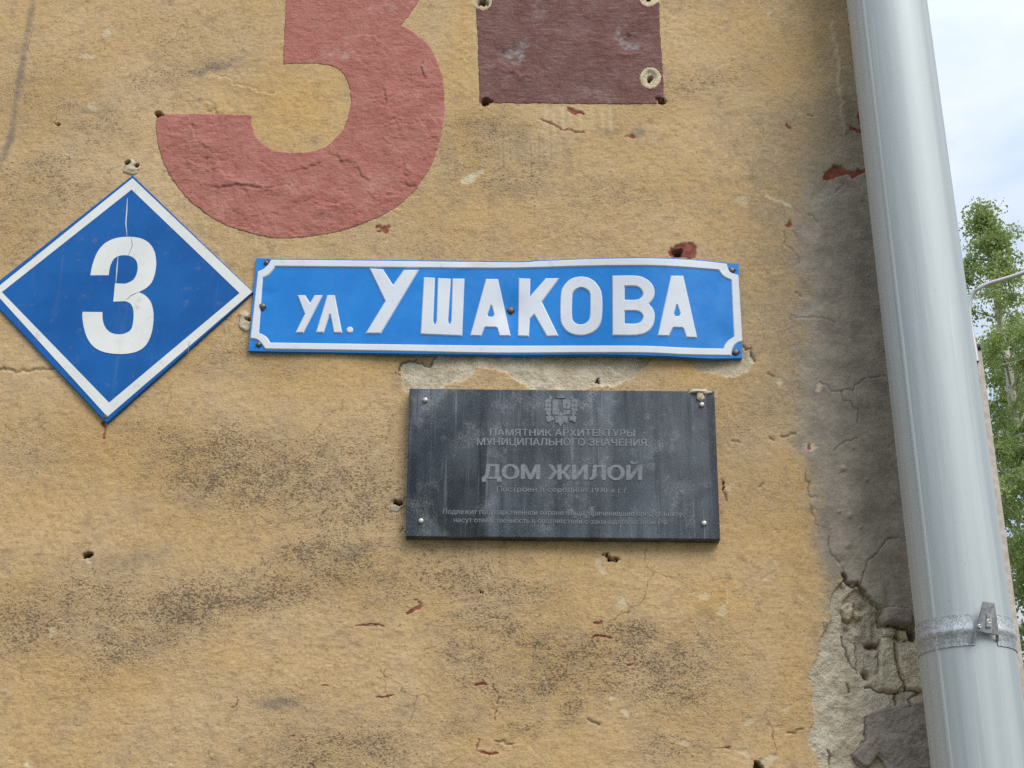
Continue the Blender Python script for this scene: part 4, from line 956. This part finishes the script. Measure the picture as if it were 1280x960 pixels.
z0, z1 = .12, 8.98
segs = np.linspace(z0, z1, 40)
V, Fc = tube_arrays([on_axis(z) for z in segs], [PR] * len(segs), 64)
link('pipe', py_mesh('pipe', V, Fc, True), MAT_PIPE, pipe)
for z in (.9, 5.2, 7.6):         # joints where one length slips into the next
    link('joint_collar', lathe('joint_collar', on_axis(z), pd_, [(PR * .99, -.012), (PR + .004, -.01), (PR + .005, 0), (PR + .004, .05), (PR * .99, .055)], 64), MAT_PIPE, pipe)
sv = CAM - PB; sv[2] = 0; sv /= np.linalg.norm(sv); sl = np.array([sv[1], -sv[0], 0]); sl = sl if sl[0] < 0 else -sl
sn_ = sv * math.cos(R(36)) + sl * math.sin(R(36))
V, Fc = tube_arrays([on_axis(z) + sn_ * (PR - .0098) for z in segs], [.0112] * len(segs), 12)
link('seam', py_mesh('seam', V, Fc, True), MAT_PIPE, pipe)
# clamp: a band with a pressed rib, open under the bracket
def hit_cyl(px, py, rad):
    d = ray(px, py); o = CAM - PB
    dp = d - pd_ * (d @ pd_); op = o - pd_ * (o @ pd_)
    a = dp @ dp; b = 2 * dp @ op; c = op @ op - rad * rad
    disc = max(b * b - 4 * a * c, 0.0)
    return CAM + d * ((-b - math.sqrt(disc)) / (2 * a))
pc = hit_cyl(1190, 788.5, PR); hc = (pc - PB) @ pd_; cb = PB + pd_ * hc
za_ = (hit_cyl(1190, 768.5, PR) - pc) @ pd_; zb_ = (hit_cyl(1190, 809, PR) - pc) @ pd_
gl = hit_cyl(1218, 800, PR) - cb; gr = hit_cyl(1246, 800, PR) - cb
gl -= pd_ * (gl @ pd_); gr -= pd_ * (gr @ pd_)
ref = gr / np.linalg.norm(gr)
angg = math.acos(np.clip(gl @ gr / np.linalg.norm(gl) / np.linalg.norm(gr), -1, 1))
vv = np.cross(pd_, ref); sg = 1 if (gl @ vv) > 0 else -1
rb = PR + .0018
prof = [(PR - .001, zb_), (rb, zb_ + .0006), (rb, -.009), (rb + .001, -.007), (rb + .0028, -.002), (rb + .0028, .002), (rb + .001, .006), (rb, .008), (rb, za_ - .0006), (PR - .001, za_)]
band_me = lathe('clamp_band', cb, pd_, prof, 90, True, *((angg, 2 * math.pi) if sg > 0 else (0, 2 * math.pi - angg)), ref=ref)
band_me.set_sharp_from_angle(angle=R(35))
band = link('clamp_band', band_me, MAT_BAND, pipe)
# pressed-up tongue of the clamp, screwed through
C4 = [(1229, 751.3, .020), (1243.7, 754, .020), (1249.5, 794.6, .011), (1219.7, 788.8, .011)]
def slab_from(name, cs, th, mat, parent, bev=.001):
    f = [hit_cyl(x, y, PR + d) if False else None for x, y, d in cs]
    mid = hit_cyl(1235, 775, PR); nrm = mid - cb; nrm -= pd_ * (nrm @ pd_); nrm /= np.linalg.norm(nrm)
    f = []
    for x, y, d in cs:     # plane facing outward through the clamp, at distance d from the pipe surface
        rr = ray(x, y); t = ((cb + nrm * (PR + d)) - CAM) @ nrm / (rr @ nrm); f.append(CAM + rr * t)
    b = [p - nrm * th for p in f]; n = len(f)
    bm = bmesh.new(); vf = [bm.verts.new(p) for p in f]; vb = [bm.verts.new(p) for p in b]
    bm.faces.new(vf); bm.faces.new(vb[::-1])
    for i in range(n): bm.faces.new((vf[i], vb[i], vb[(i + 1) % n], vf[(i + 1) % n]))
    bmesh.ops.recalc_face_normals(bm, faces=bm.faces); bmesh.ops.bevel(bm, geom=bm.edges[:], offset=bev, segments=2, affect='EDGES')
    me_ = bpy.data.meshes.new(name); bm.to_mesh(me_); bm.free()
    return link(name, me_, mat, parent), nrm
brk, bn_ = slab_from('clamp_bracket', C4, .0035, MAT_BRKT, pipe)
slab_from('clamp_lug', [(1219.5, 787, .010), (1222, 789, .010), (1217.6, 804, .003), (1214.4, 803, .003)], .005, MAT_BRKT, pipe)
slab_from('clamp_lug', [(1245.5, 793, .010), (1249, 794, .010), (1249, 801, .003), (1246, 800.4, .003)], .005, MAT_BRKT, pipe)
slab_from('clamp_bolt', [(1233, 766, .018), (1240, 766, .018), (1240, 784, .016), (1233, 784, .016)], .020, MAT_BRKT, pipe)
for x, y, r in ((1235.8, 777, .0055), (1224.3, 782.8, .0038)):
    rr = ray(x, y); t = ((cb + bn_ * (PR + .0145)) - CAM) @ bn_ / (rr @ bn_); p = CAM + rr * t
    link('screw', lathe('screw', p - bn_ * .004, bn_, [(r, 0), (r, .005), (r * .8, .0066), (r * .45, .0068), (r * .4, .005), (.0001, .005)], 16), MAT_BOLT, brk)
# hooks driven into the wall that hold the pipe
for z in (cb[2], 5.0, 1.0):
    a = on_axis(z); e = np.array([a[0] - .02, .05, z]); V, Fc = tube_arrays([a + np.array([-.01, PR * .7, 0]), (a + e) / 2, e], [.006] * 3, 8)
    link('wall_hook', py_mesh('wall_hook', V, Fc, True), MAT_BRKT, pipe)
# shoe at the foot, turned away from the wall
a = on_axis(.12); V, Fc = tube_arrays([a + np.array([0, 0, .06]), a, a + np.array([0, -.06, -.05]), a + np.array([0, -.2, -.1])], [PR + .003, PR + .004, PR + .004, PR + .003], 40)
link('shoe', py_mesh('shoe', V, Fc, True), MAT_PIPE, pipe)

# =================================================================== STREET LAMP beyond the corner
def far_point(px, py, dist):
    d = ray(px, py); h = math.hypot(d[0], d[1]); return CAM + d * (dist / h)
LD = 18.5
lt = far_point(1219, 437, LD); lb = far_point(1256.2, 740, LD); k = LD / 1800.0
slope = (lb - lt) / (lt[2] - lb[2])
foot = lt + slope * lt[2]; foot[2] = -0.3
def concrete():
    M = Mat('pole_concrete'); c = M.mix(M.rng(M.noise(9, 6, .65), .35, .65), lin(172, 162, 153), lin(196, 186, 177)); c = M.mix(M.rng(M.noise(70, 5, .7), .56, .78, 0, .4), c, lin(130, 116, 104))
    return M.fin(c, .9, 0, .2, M.bump(M.noise(60, 5, .7), .4, .006))
MAT_CONC = concrete(); MAT_ARM = metal('painted_arm_steel', (205, 203, 200), .45, .4, (150, 146, 142))
M = Mat('black_strap'); MAT_STRAP = M.fin(M.mix(M.noise(40), lin(34, 34, 38), lin(52, 50, 50)), .6)
lamp = thing('street_lamp', 'tapered concrete street lamp post with curved steel arm', 'street lamp', (foot[0], foot[1], 0))
def tapered(name, p0, p1, w0, w1, ang, mat, parent):
    V = []
    for p, w in ((p0, w0), (p1, w1)):
        for a in range(8):
            cxs = [(-1, -.72), (-.72, -1), (.72, -1), (1, -.72), (1, .72), (.72, 1), (-.72, 1), (-1, .72)][a]
            x, y = cxs[0] * w / 2, cxs[1] * w / 2
            V.append(np.array(p) + np.array([x * math.cos(ang) - y * math.sin(ang), x * math.sin(ang) + y * math.cos(ang), 0]))
    Fc = [(i, (i + 1) % 8, 8 + (i + 1) % 8, 8 + i) for i in range(8)] + [tuple(range(7, -1, -1)), tuple(range(8, 16))]
    return link(name, py_mesh(name, V, Fc), mat, parent)
tapered('pole', foot, lt, .25, .125, R(24), MAT_CONC, lamp)
arm_px = [(1221, 452), (1218.5, 436), (1215.5, 420), (1212.2, 400), (1211.2, 388), (1212.5, 376), (1217, 366), (1225, 359), (1236, 354.5), (1250, 350.5), (1265, 346), (1281, 340.5), (1300, 333), (1318, 327)]
ap = [far_point(x, y, LD - .1) for x, y in arm_px]
V, Fc = tube_arrays(ap, [.034] * 3 + [.032] * 5 + [.030] * 6, 12); link('arm', py_mesh('arm', V, Fc, True), MAT_ARM, lamp)
link('strap', lathe('strap', far_point(1218.4, 435.6, LD - .03), slope * -1, [(.04, -.035), (.078, -.032), (.08, 0), (.078, .032), (.04, .035)], 18), MAT_STRAP, lamp)
e0 = ap[-1]; dr = ap[-1] - ap[-3]; dr /= np.linalg.norm(dr)
head = link('lamp_head', lathe('lamp_head', e0 - dr * .05, dr, [(.03, 0), (.06, .03), (.075, .15), (.14, .3), (.16, .5), (.13, .65), (.05, .72), (.001, .73)], 20), MAT_ARM, lamp)
M = Mat('lamp_glass'); MAT_LG = M.fin(lin(215, 218, 215), .3)
link('lens', lathe('lens', e0 + dr * .40 - np.array([0, 0, .12]), (0, 0, -1), [(.13, 0), (.12, .04), (.07, .07), (.001, .08)], 18), MAT_LG, head)

# =================================================================== TREES beyond the corner
def leaf_material(name, c1, c2, trans):
    M = Mat(name); oi = M.n('ShaderNodeObjectInfo'); f = M.attr('tone')
    c = M.mix(f, lin(*c1), lin(*c2))
    tr = M.n('ShaderNodeBsdfTranslucent'); M.l(M.mix(.35, c, lin(190, 205, 90)), tr.inputs[0])
    M.fin(c, .5, 0, .35)
    ms = M.n('ShaderNodeMixShader'); ms.inputs[0].default_value = trans
    M.l(M.b.outputs[0], ms.inputs[1]); M.l(tr.outputs[0], ms.inputs[2]); M.l(ms.outputs[0], M.o.inputs[0])
    return M.m
MAT_LEAF = leaf_material('birch_leaf', (112, 134, 84), (174, 190, 126), .5)
MAT_LEAF2 = leaf_material('dark_leaf', (84, 110, 70), (140, 160, 104), .45)
def bark(name, white):
    M = Mat(name)
    if white:
        c = M.mix(M.rng(M.noise(1.0, 5, .7, (3, 3, 14)), .56, .66), lin(205, 200, 188), lin(60, 54, 48))
    else: c = M.mix(M.rng(M.noise(12, 6, .7), .35, .65), lin(70, 62, 52), lin(112, 102, 88))
    return M.fin(c, .9, 0, .2, M.bump(M.noise(20, 5, .7), .5, .02))
MAT_BIRCH, MAT_BARK = bark('birch_bark', True), bark('grey_bark', False)
def make_tree(name, label, foot_xy, height, rad, base_h, seed, nleaf, leaf, mats, narrow=1.0, group='trees beyond the house corner', tw=5):
    g = np.random.default_rng(seed); t = thing(name, label, 'tree', (foot_xy[0], foot_xy[1], 0), group)
    n = 14; zz = np.linspace(0, height * .97, n); wob = np.cumsum(g.normal(0, .06, (n, 2)), 0); wob -= wob[0]
    tr = np.stack([wob[:, 0], wob[:, 1], zz], 1); r0 = height * .011
    V, Fc = tube_arrays(tr, r0 * (1 - zz / height) ** .8 + .012, 10); VV = [V]; FF = list(Fc); off = len(V)
    tips = []
    nb = int(height * 5.5)
    for i in range(nb):
        f = (i + g.random()) / nb; z = base_h + (height * .96 - base_h) * f
        prof_ = (math.sin(math.pi * min(1, (f * .92 + .10))) ** .7) * (1 - .35 * f) if narrow >= 1 else (1 - f) ** .6 + .12
        L = rad * prof_ * g.uniform(.55, 1.1); a = g.uniform(0, 2 * math.pi); up = R(g.uniform(15, 55))
        k = np.interp(z, zz, np.arange(n)); k0 = int(k); p0 = tr[k0] + (tr[min(k0 + 1, n - 1)] - tr[k0]) * (k - k0)
        m = 6; s = np.linspace(0, 1, m); dirh = np.array([math.cos(a), math.sin(a), 0])
        pts = p0 + dirh * (s * L * math.cos(up))[:, None] + np.array([0, 0, 1.0]) * (L * (math.sin(up) * s - .35 * s ** 2.2))[:, None] + g.normal(0, .04 * L, (m, 3)) * s[:, None]
        V, Fc = tube_arrays(pts, np.linspace(.030, .006, m) * (L / rad + .4), 5); VV.append(V); FF += [tuple(q + off for q in f_) for f_ in Fc]; off += len(V)
        for j in range(tw):
            q0 = g.uniform(.3, 1.0); kk = q0 * (m - 1); k1 = min(int(kk), m - 2); st = pts[k1] + (pts[k1 + 1] - pts[k1]) * (kk - k1)
            e = g.normal(0, 1, 3); e[2] = e[2] * .5 - .35; e /= np.linalg.norm(e); l2 = g.uniform(.35, .9) * (.5 + .5 * L / rad)
            tp = np.stack([st, st + e * l2 * .5, st + e * l2 + np.array([0, 0, -.18 * l2])])
            V, Fc = tube_arrays(tp, [.008, .006, .003], 3); VV.append(V); FF += [tuple(q + off for q in f_) for f_ in Fc]; off += len(V)
            tips.append((tp, l2))
    loc = Vector((foot_xy[0], foot_xy[1], 0))
    tm = py_mesh('trunk', np.concatenate(VV) + np.array([foot_xy[0], foot_xy[1], -.05]), FF, True); link('trunk', tm, mats[1], t)
    # leaves: small folded blades along every twig, hanging
    w = np.array([q[1] for q in tips]); w /= w.sum(); ch = g.choice(len(tips), nleaf, p=w)
    TP = np.array([q[0] for q in tips])[ch]; f = g.random(nleaf)[:, None]
    c = np.where(f < .5, TP[:, 0] + (TP[:, 1] - TP[:, 0]) * f * 2, TP[:, 1] + (TP[:, 2] - TP[:, 1]) * (f * 2 - 1)) + g.normal(0, .085, (nleaf, 3))
    ax = g.normal(0, 1, (nleaf, 3)); ax[:, 2] -= .9; ax /= np.linalg.norm(ax, axis=1, keepdims=True)
    sd = np.cross(ax, g.normal(0, 1, (nleaf, 3))); sd /= np.linalg.norm(sd, axis=1, keepdims=True); nn = np.cross(ax, sd)
    l = (leaf * g.uniform(.5, 1.4, nleaf))[:, None]
    v0 = c; v1 = c + ax * l * .42 + sd * l * .36 + nn * l * .10; v2 = c + ax * l; v3 = c + ax * l * .42 - sd * l * .36 + nn * l * .10
    LV = np.stack([v0, v1, v2, v3], 1).reshape(-1, 3) + np.array([foot_xy[0], foot_xy[1], -.05])
    b = np.arange(nleaf)[:, None] * 4; TF = np.concatenate([b + np.array([0, 1, 2]), b + np.array([0, 2, 3])])
    lm = mesh_np('crown', LV, TF); at_ = lm.attributes.new('tone', 'FLOAT', 'POINT')
    tone = np.clip(g.random(len(tips))[ch] * .6 + g.random(nleaf) * .4, 0, 1); at_.data.foreach_set('value', np.repeat(tone, 4).astype(np.float32))
    link('crown', lm, mats[0], t)
    return t
def tree_at(px, py_top, dist): p = far_point(px, py_top, dist); return (p[0], p[1]), p[2]
xy, h = tree_at(1238, 246, 27); t1 = make_tree('birch_tree', 'tall slender birch with thin leafy top behind the lamp post', xy, h + .75, 3.7, 3.0, 21, 60000, .066, (MAT_LEAF, MAT_BIRCH))
xy, h = tree_at(1302, 300, 25.5); t2 = make_tree('birch_tree', 'full light green birch under the lamp arm', xy, h + .5, 3.1, 2.5, 22, 56000, .066, (MAT_LEAF, MAT_BIRCH))
xy, h = tree_at(1258, 440, 31); t3 = make_tree('leafy_tree', 'dark green broad tree standing behind the birches', xy, h, 3.6, 1.2, 23, 42000, .082, (MAT_LEAF2, MAT_BARK))
xy, h = tree_at(1350, 420, 29); t4 = make_tree('leafy_tree', 'dark green tree beyond the end of the lamp arm', xy, h, 3.2, 1.2, 24, 20000, .10, (MAT_LEAF2, MAT_BARK))
# unseen copies of these trees, added behind the camera to darken the pipe's reflection
for src, x, y, rz, sc in ((t3, -15, -7, 40, .85), (t3, -11.5, -11.5, 130, .9), (t4, -7, -14, 10, .95), (t3, -2, -15, 220, .9), (t4, 2.6, -15.5, 300, .9)):
    r = src.copy(); COL.objects.link(r); r.location = (x, y, 0); r.rotation_euler = (0, 0, R(rz)); r.scale = (sc,) * 3
    r['label'] = 'unseen dark green broad tree added behind the camera for the pipe reflection'; r['group'] = 'unseen trees added for the pipe reflection'
    for ch in src.children:
        c = ch.copy(); COL.objects.link(c); c.parent = r
# =================================================================== GROUND
def ground_material():
    M = Mat('grass_and_earth'); c = M.mix(M.rng(M.noise(.6, 6, .6), .4, .6), lin(92, 100, 62), lin(120, 108, 84)); c = M.mix(M.rng(M.noise(14, 5, .7), .4, .7, 0, .6), c, lin(70, 82, 48))
    return M.fin(c, .95, 0, .1, M.bump(M.noise(20, 6, .7), .6, .05))
gm = bpy.data.meshes.new('ground'); gm.from_pydata([(-600, -600, 0), (600, -600, 0), (600, 600, 0), (-600, 600, 0)], [], [(0, 1, 2, 3)])
link('ground', gm, ground_material())['kind'] = 'structure'
M = Mat('worn_asphalt'); MAT_PAVE = M.fin(M.mix(M.rng(M.noise(60, 5, .7), .35, .65), lin(92, 90, 88), lin(120, 118, 114)), .95, 0, .2, M.bump(M.noise(120, 4, .7), .5, .01))
link('pavement', box_mesh('pavement', (-9, -3.6, -.05), (CORNER_X + 1.2, .02, .03), .01), MAT_PAVE)['kind'] = 'structure'
